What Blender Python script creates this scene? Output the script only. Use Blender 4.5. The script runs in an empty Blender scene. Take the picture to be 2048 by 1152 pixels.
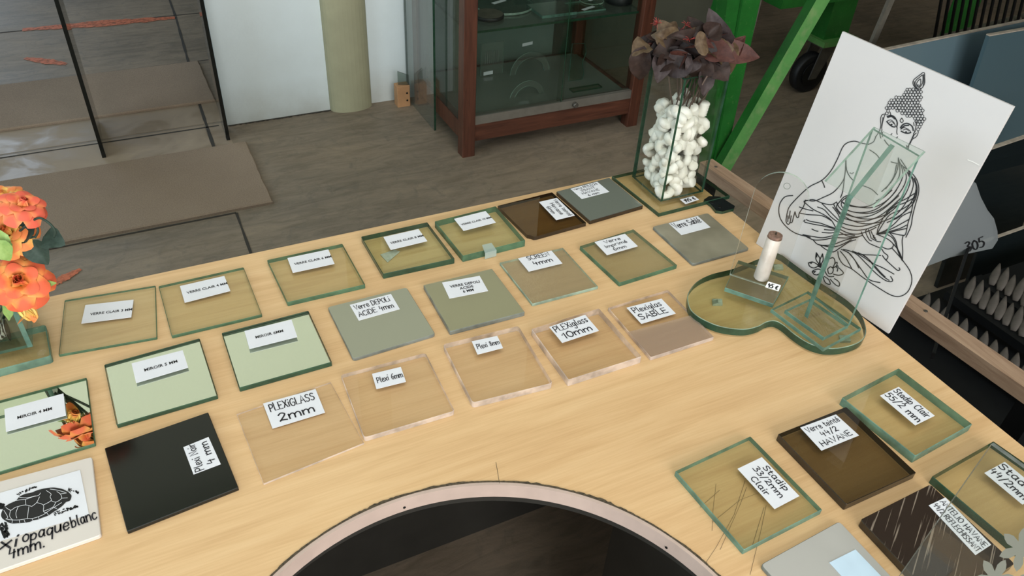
import bpy, bmesh, math, random
from mathutils import Vector, Matrix, Euler
import mathutils.geometry as mg
random.seed(7)
SC = bpy.context.scene
COL = SC.collection
# ------------------------------------------------------------------ camera
FPX, TH, RO, YAW, CH = 1575.4, 0.66683, 0.062556, math.radians(28), 1.38
def _rot(v):
    c, s = math.cos(YAW), math.sin(YAW)
    return Vector((c*v[0]+s*v[1], -s*v[0]+c*v[1], v[2]))
_c, _s = math.cos(RO), math.sin(RO)
_up = Vector((0, math.sin(TH), math.cos(TH)))
_R = _rot(Vector((1, 0, 0))*_c + _up*_s)
_U = _rot(Vector((-1, 0, 0))*_s + _up*_c)
_F = _rot(Vector((0, math.cos(TH), -math.sin(TH))))
CAMP = Vector((0, 0, CH))
cd = bpy.data.cameras.new('camera')
cd.sensor_width = 36; cd.sensor_fit = 'HORIZONTAL'; cd.lens = 36*FPX/2048; cd.clip_start = .01
cam = bpy.data.objects.new('camera', cd); COL.objects.link(cam)
cam.matrix_world = Matrix(((_R.x, _U.x, -_F.x, 0), (_R.y, _U.y, -_F.y, 0), (_R.z, _U.z, -_F.z, CH), (0, 0, 0, 1)))
SC.camera = cam
# ------------------------------------------------------------------ light
SC.view_settings.view_transform = 'Standard'
SC.view_settings.look = 'None'
SC.view_settings.gamma = 1
SC.view_settings.use_curve_mapping = False
SC.view_settings.exposure = 0.39
try:
    SC.cycles.use_denoising = True
    SC.cycles.transparent_max_bounces = 40
    SC.cycles.max_bounces = 8
    SC.cycles.caustics_reflective = True
    SC.cycles.blur_glossy = 1.0
    SC.cycles.sample_clamp_indirect = 6
    SC.cycles.caustics_refractive = False
except Exception: pass
wd = bpy.data.worlds.new('world'); SC.world = wd; wd.use_nodes = True
wd.node_tree.nodes['Background'].inputs[0].default_value = (.75, .88, 1, 1)
wd.node_tree.nodes['Background'].inputs[1].default_value = 1.0
def area(name, loc, target, sx, sy, power, color):
    l = bpy.data.lights.new(name, 'AREA'); l.shape = 'RECTANGLE'; l.size = sx; l.size_y = sy
    l.energy = power; l.color = color
    o = bpy.data.objects.new(name, l); COL.objects.link(o); o.location = loc
    o.rotation_euler = (Vector(target)-Vector(loc)).to_track_quat('-Z', 'Y').to_euler()
    return o
area('daylight_shop_front', (.2, -3.3, 1.9), (.5, .6, .9), 3.8, 2.2, 165, (1, .975, .98))
area('daylight_left_window', (-4.2, 1.0, 1.9), (0, 1.6, .6), 3.4, 1.8, 85, (.72, .87, 1))
area('daylight_rear_door', (-1.6, 6.6, 1.5), (.2, 2.6, 0.4), 2.0, 2.4, 42, (.68, .83, 1))
area('daylight_rooflight', (0.2, 0.0, 3.25), (0.4, 0.7, 0), 2.0, 1.6, 24, (.97, .97, 1))
# ------------------------------------------------------------------ projection helpers: pixel of the 2048x1152 photo -> point in the room
def ray(px, py): return _F + _R*((px-1024)/FPX) - _U*((py-576)/FPX)
def at(px, py, z=.75):
    d = ray(px, py); return CAMP + d*((z-CH)/d.z)
def atX(px, py, X):
    d = ray(px, py); return CAMP + d*(X/d.x)
def atY(px, py, Y):
    d = ray(px, py); return CAMP + d*(Y/d.y)
def atP(px, py, o, n):
    d = ray(px, py); return CAMP + d*((o-CAMP).dot(n)/d.dot(n))
# ------------------------------------------------------------------ materials
def lin(h):
    if isinstance(h, str):
        v = [int(h[i:i+2], 16)/255 for i in (0, 2, 4)]
        return tuple(x/12.92 if x <= .04045 else ((x+.055)/1.055)**2.4 for x in v)
    return h
class NT:
    def __init__(s, name):
        s.m = bpy.data.materials.new(name); s.m.use_nodes = True; s.t = s.m.node_tree; s.t.nodes.clear()
        s.out = s.n('ShaderNodeOutputMaterial')
    def n(s, k, **kw):
        x = s.t.nodes.new(k)
        for a, b in kw.items(): setattr(x, a, b)
        return x
    def l(s, a, b): s.t.links.new(a, b)
    def coord(s, scale=(1, 1, 1), which='Object', rot=(0, 0, 0)):
        if which == 'World': g = s.n('ShaderNodeNewGeometry').outputs['Position']
        else: g = s.n('ShaderNodeTexCoord').outputs[which]
        mp = s.n('ShaderNodeMapping'); mp.inputs['Scale'].default_value = scale; mp.inputs['Rotation'].default_value = rot
        s.l(g, mp.inputs['Vector']); return mp.outputs[0]
    def along(s, deg, scale):
        g = s.n('ShaderNodeNewGeometry').outputs['Position']; a = s.n('ShaderNodeMapping'); a.inputs['Rotation'].default_value = (0, 0, math.radians(-deg)); s.l(g, a.inputs['Vector'])
        b = s.n('ShaderNodeMapping'); b.inputs['Scale'].default_value = scale; s.l(a.outputs[0], b.inputs['Vector']); return b.outputs[0]
    def noise(s, vec, scale, detail=4, rough=.55, dist=0):
        x = s.n('ShaderNodeTexNoise'); x.inputs['Scale'].default_value = scale; x.inputs['Detail'].default_value = detail
        x.inputs['Roughness'].default_value = rough; x.inputs['Distortion'].default_value = dist
        s.l(vec, x.inputs['Vector']); return x.outputs['Fac']
    def ramp(s, fac, stops):
        r = s.n('ShaderNodeValToRGB'); e = r.color_ramp.elements
        while len(e) < len(stops): e.new(.5)
        for i, (p, c) in enumerate(stops): e[i].position = p; e[i].color = (*lin(c), 1) if len(lin(c)) == 3 else c
        s.l(fac, r.inputs[0]); return r.outputs[0]
    def mixc(s, f, a, b, mode='MIX'):
        m = s.n('ShaderNodeMix', data_type='RGBA', blend_type=mode)
        for sock, v in ((m.inputs[0], f), (m.inputs[6], a), (m.inputs[7], b)):
            if hasattr(v, 'links'): s.l(v, sock)
            elif isinstance(v, (int, float)): sock.default_value = v
            else: sock.default_value = (*lin(v), 1)
        return m.outputs[2]
    def bump(s, h, strength, dist=.002):
        b = s.n('ShaderNodeBump'); b.inputs['Strength'].default_value = strength; b.inputs['Distance'].default_value = dist
        s.l(h, b.inputs['Height']); return b.outputs[0]
    def pbr(s, col, rough=.5, metal=0, normal=None, spec=.5, **kw):
        p = s.n('ShaderNodeBsdfPrincipled')
        if hasattr(col, 'links'): s.l(col, p.inputs['Base Color'])
        else: p.inputs['Base Color'].default_value = (*lin(col), 1)
        if hasattr(rough, 'links'): s.l(rough, p.inputs['Roughness'])
        else: p.inputs['Roughness'].default_value = rough
        p.inputs['Metallic'].default_value = metal; p.inputs['Specular IOR Level'].default_value = spec
        for k, v in kw.items(): p.inputs[k.replace('_', ' ')].default_value = v
        if normal: s.l(normal, p.inputs['Normal'])
        return p.outputs[0]
    def done(s, sh): s.l(sh, s.out.inputs[0]); return s.m
def plain(name, col, rough=.5, metal=0, var=.08, scale=30, bump=0, spec=.5, **kw):
    t = NT(name); v = t.coord(); n = t.noise(v, scale, 4)
    a = lin(col); b = tuple(x*(1-var*2) for x in a); c = tuple(min(1, x*(1+var)) for x in a)
    col_ = t.ramp(n, [(.3, b), (.7, c)])
    nm = t.bump(n, bump) if bump else None
    return t.done(t.pbr(col_, rough, metal, nm, spec, **kw))
def glassy(name, tint, opac=0.0, haze='B0B5A0', refl=1.0, rough=.0, hrough=.5, bump=0, bscale=60, mottled=0):
    """thin pane face: tinted see-through sheet with a Fresnel sheen; opac mixes in a matt (sanded, printed) surface"""
    t = NT(name); tr = t.n('ShaderNodeBsdfTransparent'); tr.inputs[0].default_value = (*lin(tint), 1)
    base = tr.outputs[0]
    nm = None
    if bump:
        nm = t.bump(t.noise(t.coord(), bscale, 2), bump, .001)
    if opac:
        d = t.pbr(haze, hrough, 0, nm, .3); mx = t.n('ShaderNodeMixShader'); mx.inputs[0].default_value = opac
        if mottled:
            f = t.ramp(t.noise(t.coord((1, 1, 1)), 14, 3), [(.3, (opac*(1-mottled),)*3), (.7, (min(1, opac*(1+mottled)),)*3)])
            t.l(f, mx.inputs[0])
        t.l(base, mx.inputs[1]); t.l(d, mx.inputs[2]); base = mx.outputs[0]
    g = t.n('ShaderNodeBsdfGlossy'); g.inputs['Roughness'].default_value = rough
    if nm: t.l(nm, g.inputs['Normal'])
    fr = t.n('ShaderNodeLayerWeight'); fr.inputs['Blend'].default_value = .5
    pw_ = t.n('ShaderNodeMath', operation='POWER'); pw_.inputs[1].default_value = 5; t.l(fr.outputs['Facing'], pw_.inputs[0])
    ma = t.n('ShaderNodeMath', operation='MULTIPLY_ADD'); ma.inputs[1].default_value = .96; ma.inputs[2].default_value = .04; t.l(pw_.outputs[0], ma.inputs[0])
    mu = t.n('ShaderNodeMath', operation='MULTIPLY', use_clamp=True); mu.inputs[1].default_value = refl
    t.l(ma.outputs[0], mu.inputs[0])
    mx = t.n('ShaderNodeMixShader'); t.l(mu.outputs[0], mx.inputs[0]); t.l(base, mx.inputs[1]); t.l(g.outputs[0], mx.inputs[2])
    return t.done(mx.outputs[0])
def edgemat(name, col, trans=.25, rough=.12):
    """ground edge of a pane"""
    t = NT(name); n = t.noise(t.coord((1, 1, 1)), 55, 3)
    a = lin(col); c = t.ramp(n, [(.35, tuple(x*.75 for x in a)), (.65, tuple(min(1, x*1.25) for x in a))])
    p = t.pbr(c, rough, 0, None, .6); tr = t.n('ShaderNodeBsdfTransparent'); t.l(c, tr.inputs[0])
    mx = t.n('ShaderNodeMixShader'); mx.inputs[0].default_value = trans; t.l(p, mx.inputs[1]); t.l(tr.outputs[0], mx.inputs[2])
    return t.done(mx.outputs[0])
M = {}
# table laminate
t = NT('beech_laminate')
v = t.coord((1.6, 22, 22), 'World'); n1 = t.noise(v, 3.2, 6, .6, .6)
v2 = t.coord((4, 120, 120), 'World'); n2 = t.noise(v2, 4, 3, .5)
v3 = t.coord((.8, 3, 3), 'World'); n3 = t.noise(v3, 2.5, 2)
c = t.ramp(n1, [(.28, 'C29D70'), (.5, 'D1AE80'), (.75, 'DABA8D')])
c = t.mixc(.16, c, t.ramp(n2, [(.3, 'B08654'), (.7, 'E5C696')]))
c = t.mixc(.12, c, t.ramp(n3, [(.3, 'B58A5E'), (.7, 'E9CB9E')]))
M['table'] = t.done(t.pbr(c, .42, 0, t.bump(n2, .06, .0005), .45))
M['band'] = plain('edge_banding', 'BBA79B', .5, var=.05)
M['chip'] = plain('bare_chipboard', '4C4231', .9, var=.3, scale=300, bump=.5)
M['panel'] = plain('shade_toned_panel', '2B2A26', .5)  # dark tone puts the shade under the table into the panel colour
# floor
t = NT('concrete_floor')
v = t.coord((1, 1, 1), 'World'); nb = t.noise(v, 1.1, 7, .62, .8); nf = t.noise(v, 14, 6, .7, 1.5); ns = t.noise(t.coord((2, 9, 9), 'World'), 3, 5, .7, 1)
c = t.ramp(nb, [(.3, '5E5548'), (.5, '867865'), (.72, 'A18D74')])
c = t.mixc(.45, c, t.ramp(ns, [(.3, '4C463C'), (.55, '82776A'), (.8, 'A29179')]))
c = t.mixc(t.ramp(nf, [(.52, (0, 0, 0)), (.75, (.5, .5, .5))]), c, '55534C')
M['floor'] = t.done(t.pbr(c, t.ramp(nb, [(.3, (.5,)*3), (.7, (.68,)*3)]), 0, t.bump(nf, .25, .004), .3))
t = NT('coarse_mat')
v = t.coord((1, 1, 1), 'World'); n = t.noise(v, 240, 2); nb = t.noise(v, 2.2, 4)
c = t.mixc(.2, t.ramp(nb, [(.3, '857362'), (.7, '958371')]), t.ramp(n, [(.35, '6B5F51'), (.65, 'A3947F')]))
M['mat'] = t.done(t.pbr(c, .85, 0, t.bump(n, .4, .002), .2))
t = NT('glazed_floor_tiles')
v = t.coord((1, 1, 1), 'World'); nb = t.noise(v, 5, 6, .6, 1)
c = t.ramp(nb, [(.3, '8A7B69'), (.7, 'A0907C')])
M['tile'] = t.done(t.pbr(c, t.ramp(nb, [(.38, (.30,)*3), (.58, (.7,)*3)]), 0, t.bump(nb, .4, .003), .3))
M['joint'] = plain('floor_joint', '37332C', .9)
t = NT('orange_floor_paint')
v = t.coord((40, 40, 40), 'World'); n = t.noise(v, 1.5, 4)
p = t.pbr('C46B46', .7); tr = t.n('ShaderNodeBsdfTransparent'); mx = t.n('ShaderNodeMixShader')
t.l(t.ramp(n, [(.28, (.75,)*3), (.55, (.0,)*3)]), mx.inputs[0]); t.l(p, mx.inputs[1]); t.l(tr.outputs[0], mx.inputs[2])
M['orange'] = t.done(mx.outputs[0])
# walls: white lower part, pale green upper part
t = NT('painted_wall')
g = t.n('ShaderNodeNewGeometry'); sp = t.n('ShaderNodeSeparateXYZ'); t.l(g.outputs['Position'], sp.inputs[0])
v = t.coord((1, 1, 1), 'World'); n = t.noise(v, 6, 6, .6); nf = t.noise(v, 60, 3)
low = t.mixc(t.ramp(n, [(.35, (0,)*3), (.75, (.35,)*3)]), 'DCE8EA', 'CCD5D4')
gt = t.n('ShaderNodeMath', operation='GREATER_THAN'); gt.inputs[1].default_value = 1.25; t.l(sp.outputs[2], gt.inputs[0])
c = t.mixc(gt.outputs[0], low, 'D9DCC9')
# dirt splashed along the foot of the wall
md = t.n('ShaderNodeMath', operation='MULTIPLY_ADD'); md.inputs[1].default_value = -5; md.inputs[2].default_value = .75; t.l(sp.outputs[2], md.inputs[0])
m2 = t.n('ShaderNodeMath', operation='MULTIPLY', use_clamp=True); t.l(md.outputs[0], m2.inputs[0]); t.l(n, m2.inputs[1])
c = t.mixc(m2.outputs[0], c, '9A917A')
M['wall'] = t.done(t.pbr(c, .75, 0, t.bump(nf, .3, .002), .25))
M['pillar'] = plain('olive_painted_render', 'A09F82', .7, var=.04, scale=12, bump=.15)
M['ceil'] = plain('pale_green_ceiling', 'D2D6C4', .85, var=.03, scale=3)
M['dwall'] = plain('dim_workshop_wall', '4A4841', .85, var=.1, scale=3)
# glass
CT = {'clear': 'F3F8EC'}
M['g_clear'] = glassy('clear_float_glass', (.94, .952, .905))
M['g_thin'] = glassy('thin_clear_glass', (.952, .966, .935))
M['g_thick'] = glassy('thick_clear_glass', (.905, .94, .875))
M['g_acry'] = glassy('clear_acrylic', (.975, .97, .96), refl=.8)
M['g_acrys'] = glassy('sanded_acrylic', (.9, .88, .88), .24, 'C6B29E', .7, .3)
M['g_screen'] = glassy('fine_screen_glass', (.93, .94, .91), .22, 'B6A98C', .9, .05, bump=.3, bscale=200)
M['g_print'] = glassy('patterned_glass', (.93, .95, .90), .14, 'B5A67E', 1.6, .12, bump=.8, bscale=420)
M['g_sand'] = glassy('sandblasted_glass', (.70, .70, .64), .62, '9C9782', .8, .35, mottled=.3)
M['g_dep4'] = glassy('acid_frosted_glass', (.60, .66, .58), .68, 'A6A892', 1.1, .3)
M['g_dep6'] = glassy('acid_frosted_glass_light', (.68, .74, .62), .55, 'ACA988', 1.1, .22)
M['g_hav'] = glassy('bronze_tinted_glass', (.63, .58, .46), .03, '5A4320', 1.1)
M['g_hav2'] = glassy('bronze_laminated_glass', (.69, .67, .60), .05, '60512F', 1.0)
M['g_refl'] = glassy('reflective_grey_glass', (.16, .17, .14), .5, '8C9488', 2.2, .02)
M['g_tex'] = glassy('grey_textured_glass', (.85, .85, .84), .62, 'CDCCC6', 1.0, .1)
M['g_dark'] = glassy('stacked_dark_glass', (.12, .15, .15), .35, '202A2C', 1.2, .02)
M['g_blue'] = glassy('blue_grey_glass', (.10, .13, .15), .85, '5B7078', 1.3, .05)
M['g_blue2'] = glassy('darker_blue_grey_glass', (.10, .13, .15), .85, '435A62', 1.3, .05)
M['g_case'] = glassy('showcase_glass', (.88, .915, .89), 0, refl=1.0)
M['g_grimy'] = glassy('dusty_glass', (.93, .955, .94), .07, 'B4BAB0', 1.0, .05)
M['g_smoke'] = glassy('smoked_glass', (.70, .75, .72), .08, '6C706A', 1.1)
M['g_vase'] = glassy('vase_glass', (.972, .982, .968))
M['e_green'] = edgemat('green_glass_edge', '587D64', 0.45)
M['e_dark'] = edgemat('deep_green_glass_edge', '2C4A38', 0.22)
M['e_pale'] = edgemat('pale_green_glass_edge', 'A3BCAE', 0.45)
M['e_teal'] = edgemat('teal_glass_edge', '73998B', 0.48)
M['e_white'] = edgemat('bright_polished_edge', 'A9B6AA', .15)
M['e_acry'] = edgemat('acrylic_edge', 'DDD3CB', .58)
M['e_brown'] = edgemat('bronze_glass_edge', '2A2118', .05)
M['e_grey'] = edgemat('grey_glass_edge', '7F8681', .3)
M['e_blk'] = plain('black_edge', '121513', .25)
t = NT('silvering'); M['silver'] = t.done(t.pbr((.82, .86, .79), .0, 1))
t = NT('grey_silvering'); M['silver2'] = t.done(t.pbr((.72, .71, .68), .12, 1))
M['paper'] = plain('white_paper', 'D6D9DE', .8, var=.02)
M['papere'] = plain('white_card', 'D9DCE2', .7, var=.02)
M['bluelabel'] = plain('pale_blue_label', 'BFD6E6', .5, var=.03)
M['ink'] = plain('black_ink', '121215', .5, var=.02)
M['ink2'] = plain('marker_ink', '17151F', .45, var=.02)
M['black'] = plain('black_acrylic', '0D100E', .12, var=.02, spec=.5)
M['whitep'] = plain('white_acrylic', 'CFC9C1', .4, var=.03, scale=8)
M['board'] = plain('white_board', 'C9C7C6', .35, var=.015, scale=6)
M['darkmir'] = None
t = NT('brushed_dark_glass')
v = t.coord((1, 1, 1), 'World')
w = t.noise(t.along(30.7, (9, 330, 1)), 1.6, 2, .4)
f = t.ramp(w, [(.62, (0,)*3), (.70, (.8,)*3)])
M['streak'] = t.done(t.pbr(t.mixc(f, '2B201A', '8F8274'), .25, 0, None, .5))
M['case'] = None
t = NT('brown_varnished_wood')
v = t.coord((30, 30, 2.5)); n = t.noise(v, 2.2, 5, .6, .8)
M['wood'] = t.done(t.pbr(t.ramp(n, [(.3, '3F2318'), (.55, '563224'), (.8, '6A402E')]), .4, 0, t.bump(n, .1, .001), .5))
t = NT('brown_rail_wood')
v = t.coord((2.5, 30, 30)); n = t.noise(v, 2.2, 5, .6, .8)
M['woodh'] = t.done(t.pbr(t.ramp(n, [(.3, '3F2318'), (.55, '563224'), (.8, '6A402E')]), .4, 0, t.bump(n, .1, .001), .5))
M['alu'] = plain('aluminium_track', '8E8B82', .4, .6, var=.06)
t = NT('raw_timber'); v = t.coord((30, 2.0, 30)); n = t.noise(v, 2, 6, .65, 1)
M['rail'] = t.done(t.pbr(t.ramp(n, [(.3, '7B6450'), (.5, '967D67'), (.72, 'AE967E')]), .7, 0, t.bump(n, .3, .002), .3))
M['block'] = plain('pine_block', 'B5895F', .65, var=.12, scale=12)
t = NT('green_paint'); v = t.coord(); n = t.noise(v, 9, 5, .65); nf = t.noise(v, 70, 4)
c = t.ramp(n, [(.3, '174F1B'), (.7, '1F6423')]); c = t.mixc(t.ramp(nf, [(.62, (0,)*3), (.75, (.35,)*3)]), c, '6C8A55')
M['green'] = t.done(t.pbr(c, .38, 0, None, .5))
t = NT('worn_lit_green_paint'); v = t.coord(); n = t.noise(v, 9, 5, .65); nf = t.noise(v, 30, 4)
c = t.ramp(n, [(.3, '41773A'), (.7, '578C48')]); c = t.mixc(t.ramp(nf, [(.5, (0,)*3), (.75, (.4,)*3)]), c, '8A8A68')
M['green2'] = t.done(t.pbr(c, .5, 0, None, .4))
M['steel'] = plain('dull_steel', '6E6B64', .45, .7, var=.12)
M['rust'] = plain('dusty_steel', '5E5A50', .7, .2, var=.15)
M['rubber'] = plain('black_rubber', '141517', .55, var=.1)
M['blackm'] = plain('black_metal', '101214', .4, .3, var=.1)
M['tooth'] = plain('dusty_rubber_tooth', '48433D', .7, var=.15, scale=60)
M['deck'] = plain('dark_brown_board', '2B211B', .35, var=.15, scale=6)
M['sedge'] = plain('beige_seamed_edge', '9A9184', .6, var=.15, scale=40)
t = NT('foam_chip'); v = t.coord(); n = t.noise(v, 70, 3); n2 = t.noise(v, 260, 2)
c = t.mixc(t.ramp(n2, [(.70, (0,)*3), (.76, (.6,)*3)]), t.ramp(n, [(.3, 'DAD7CB'), (.7, 'F2F1EC')]), '6E4A3C')
M['foam'] = t.done(t.pbr(c, .55, 0, t.bump(n, .3, .001), .4, Subsurface_Weight=.0))
def leafm(name, a, b, c3):
    t = NT(name); v = t.coord(); n = t.noise(v, 45, 6, .7, .5); n2 = t.noise(v, 160, 4)
    c = t.ramp(n, [(.3, a), (.55, b), (.75, c3)]); c = t.mixc(.3, c, t.ramp(n2, [(.35, a), (.65, c3)]))
    return t.done(t.pbr(c, .6, 0, t.bump(n2, .4, .001), .3))
M['leaf_brown'] = leafm('dried_brown_leaf', '1D1310', '2C1E19', '40302A')
M['leaf_purple'] = leafm('dried_mauve_leaf', '261D1C', '383030', '4D4343')
M['leaf_red'] = leafm('dried_reddish_leaf', '2F1714', '46251F', '5C3B32')
M['leaf_tan'] = leafm('dried_tan_leaf', '3A2C20', '54432F', '75644C')
M['leaf_dark'] = leafm('dried_dark_leaf', '120C0B', '1C1312', '2A1E1B')
M['leaf_green'] = leafm('light_green_fabric_leaf', '6F8F4A', '86A55C', 'A6BC74')
M['leaf_dgreen'] = leafm('dark_green_fabric_leaf', '1F3029', '2B3D35', '41544A')
M['red_fil'] = plain('red_filament', '8E2F2A', .6)
M['twig'] = plain('dry_twig', '55463C', .8)
def petalm(name, a, b, c3):
    t = NT(name); uv = t.n('ShaderNodeUVMap'); sp = t.n('ShaderNodeSeparateXYZ'); t.l(uv.outputs[0], sp.inputs[0])
    n = t.noise(t.coord(), 60, 4); ad = t.n('ShaderNodeMath', operation='MULTIPLY_ADD'); ad.inputs[1].default_value = .55; t.l(n, ad.inputs[0])
    ab = t.n('ShaderNodeMath', operation='ABSOLUTE'); t.l(sp.outputs[0], ab.inputs[0])
    m3 = t.n('ShaderNodeMath', operation='MULTIPLY_ADD'); m3.inputs[1].default_value = -.35; t.l(ab.outputs[0], m3.inputs[0]); t.l(sp.outputs[1], m3.inputs[2]); t.l(m3.outputs[0], ad.inputs[2])
    c = t.ramp(ad.outputs[0], [(.42, a), (.82, b), (1.0, c3)])
    return t.done(t.pbr(c, .6, 0, None, .3, Subsurface_Weight=.0))
M['rose'] = petalm('orange_rose_petal', 'E6C06A', 'E08848', 'D66040')
M['rose2'] = petalm('coral_rose_petal', 'E6B86E', 'DE7E50', 'D4604A')
M['rose3'] = petalm('yellow_orange_rose_petal', 'E0CC74', 'E4AC58', 'DC8048')
t = NT('candle_wax'); M['wax'] = t.done(t.pbr(t.ramp(t.noise(t.coord(), 40, 4), [(.35, 'D2CBC4'), (.7, 'EDE9E4')]), .5))
M['burnt'] = plain('burnt_rim', '8D6F64', .8, var=.3, scale=200)
M['zebra'] = plain('striped_metal', '3A3B3A', .4, .3, var=.4, scale=180)
M['cork'] = plain('grey_foam_pad', 'A9B0A4', .8, var=.1, scale=200)
M['tape'] = glassy('clear_tape', (.85, .93, .92), .35, 'C8D8D4', 1.5, .2)
M['price'] = plain('white_sticker', 'EDEDEA', .5, var=.01)
# ------------------------------------------------------------------ object helpers
def tag(o, label=None, cat=None, group=None, kind=None):
    if label: o['label'] = label
    if cat: o['category'] = cat
    if group: o['group'] = group
    if kind: o['kind'] = kind
    return o
def empty(name, loc, label, cat, group=None):
    o = bpy.data.objects.new(name, None); COL.objects.link(o); o.location = loc; o.empty_display_size = .02
    return tag(o, label, cat, group)
class MB:
    def __init__(s): s.v = []; s.f = []; s.mi = []; s.sm = []; s.uv = {}
    def add(s, vs, fs, mi=0, smooth=False):
        b = len(s.v); s.v += [Vector(x) for x in vs]
        for f in fs: s.f.append([b+i for i in f]); s.mi.append(mi); s.sm.append(smooth)
        return b
    def box(s, lo, hi, mi=0, bev=0):
        x0, y0, z0 = lo; x1, y1, z1 = hi
        if bev:
            b = bev
            P = [(x0, y0), (x1, y0), (x1, y1), (x0, y1)]
            pts = []
            for (cx, cy), (sx, sy) in zip(P, ((1, 1), (-1, 1), (-1, -1), (1, -1))):
                a_, c_ = (cx+sx*b, cy), (cx, cy+sy*b)
                pts += [c_, a_] if sx*sy > 0 else [a_, c_]
            s.prism([Vector((p[0], p[1], 0)) for p in pts], z0, z1, mi, mi, b*.7)
            return
        s.add([(x0,y0,z0),(x1,y0,z0),(x1,y1,z0),(x0,y1,z0),(x0,y0,z1),(x1,y0,z1),(x1,y1,z1),(x0,y1,z1)],
              [(0,3,2,1),(4,5,6,7),(0,1,5,4),(1,2,6,5),(2,3,7,6),(3,0,4,7)], mi)
    def prism(s, pts, z0, z1, mtop=0, mside=0, bev=0, bottom=True):
        """vertical prism over a ccw outline, with a small chamfer round the top"""
        n = len(pts)
        if sum(pts[i].x*pts[(i+1) % n].y-pts[(i+1) % n].x*pts[i].y for i in range(n)) < 0: pts = pts[::-1]
        def ring(p, z): return [(q.x, q.y, z) for q in p]
        if bev:
            ins = inset(pts, bev)
            b = s.add(ring(pts, z0)+ring(pts, z1-bev)+ring(ins, z1), [])
            s.f.append([b+2*n+i for i in range(n)]); s.mi.append(mtop); s.sm.append(False)
            for i in range(n):
                j = (i+1) % n
                s.f.append([b+i, b+j, b+n+j, b+n+i]); s.mi.append(mside); s.sm.append(False)
                s.f.append([b+n+i, b+n+j, b+2*n+j, b+2*n+i]); s.mi.append(mside); s.sm.append(False)
        else:
            b = s.add(ring(pts, z0)+ring(pts, z1), [])
            s.f.append([b+n+i for i in range(n)]); s.mi.append(mtop); s.sm.append(False)
            for i in range(n):
                j = (i+1) % n
                s.f.append([b+i, b+j, b+n+j, b+n+i]); s.mi.append(mside); s.sm.append(False)
        if bottom: s.f.append([b+i for i in range(n)][::-1]); s.mi.append(mtop); s.sm.append(False)
    def slab(s, q, thick, mf=0, me=0):
        """slab: q = list of coplanar points (front face), thick = vector to the back"""
        n = len(q); th = Vector(thick)
        b = s.add(list(q)+[Vector(p)+th for p in q], [])
        s.f.append([b+i for i in range(n)]); s.mi.append(mf); s.sm.append(False)
        s.f.append([b+n+i for i in range(n)][::-1]); s.mi.append(mf); s.sm.append(False)
        for i in range(n):
            j = (i+1) % n
            s.f.append([b+j, b+i, b+n+i, b+n+j]); s.mi.append(me); s.sm.append(False)
    def tube(s, pts, r, k=8, mi=0, cap=True, smooth=True):
        pts = [Vector(p) for p in pts]; n = len(pts)
        rs = r if isinstance(r, (list, tuple)) else [r]*n
        b = len(s.v); up = None
        for i, p in enumerate(pts):
            d = (pts[min(i+1, n-1)]-pts[max(i-1, 0)]).normalized()
            if up is None: up = d.orthogonal().normalized()
            up = (up-d*up.dot(d)); up = up.normalized() if up.length > 1e-6 else d.orthogonal().normalized()
            w = d.cross(up)
            for j in range(k):
                a = 2*math.pi*j/k; s.v.append(p+(up*math.cos(a)+w*math.sin(a))*rs[i])
        for i in range(n-1):
            for j in range(k):
                j2 = (j+1) % k
                s.f.append([b+i*k+j, b+i*k+j2, b+(i+1)*k+j2, b+(i+1)*k+j]); s.mi.append(mi); s.sm.append(smooth)
        if cap:
            s.f.append([b+j for j in range(k)][::-1]); s.mi.append(mi); s.sm.append(False)
            s.f.append([b+(n-1)*k+j for j in range(k)]); s.mi.append(mi); s.sm.append(False)
    def cyl(s, c, r, h, k=32, mi=0, axis=(0, 0, 1), bev=0, mt=None):
        c = Vector(c); ax = Vector(axis).normalized()
        if bev: s.tube([c, c+ax*bev, c+ax*(h-bev), c+ax*h], [r-bev, r, r, r-bev], k, mi)
        else: s.tube([c, c+ax*h], [r, r], k, mi)
        if mt is not None: s.mi[-1] = mt; s.mi[-2] = mt
    def beam(s, a, b, w, h, up=(0, 0, 1), mi=0, mt=None):
        """rectangular bar from a to b: w across, h along up"""
        a, b = Vector(a), Vector(b); d = (b-a).normalized(); u = Vector(up); u = (u-d*u.dot(d)).normalized(); sd = d.cross(u)
        P = []
        for e in (a, b):
            for x, y in ((-1, -1), (1, -1), (1, 1), (-1, 1)): P.append(e+sd*(x*w/2)+u*(y*h/2))
        s.add(P, [(3, 2, 1, 0), (4, 5, 6, 7)], mi)
        b0 = len(s.v)-8
        for i in range(4):
            j = (i+1) % 4
            s.f.append([b0+i, b0+j, b0+4+j, b0+4+i]); s.mi.append(mt if (mt is not None and i == 2) else mi); s.sm.append(False)
    def build(s, name, mats, parent=None, origin=None, recalc=False):
        if not isinstance(mats, (list, tuple)): mats = [mats]
        if parent is not None:
            org = Vector(parent.matrix_world.translation) if False else WORLD.get(parent.name, Vector(parent.location))
        else: org = Vector(origin) if origin is not None else Vector((0, 0, 0))
        me = bpy.data.meshes.new(name); me.from_pydata([tuple(p-org) for p in s.v], [], s.f)
        for m in mats: me.materials.append(m)
        me.polygons.foreach_set('material_index', s.mi); me.polygons.foreach_set('use_smooth', s.sm)
        if s.uv:
            l = me.uv_layers.new(name='UVMap')
            for lo in me.loops: l.data[lo.index].uv = s.uv.get(lo.vertex_index, (0, 0))
        if recalc:
            bm = bmesh.new(); bm.from_mesh(me); bmesh.ops.recalc_face_normals(bm, faces=bm.faces); bm.to_mesh(me); bm.free()
        me.validate(); me.update()
        o = bpy.data.objects.new(name, me); COL.objects.link(o)
        if parent is not None: o.parent = parent
        else: o.location = org
        WORLD[o.name] = org
        return o
WORLD = {}
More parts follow.
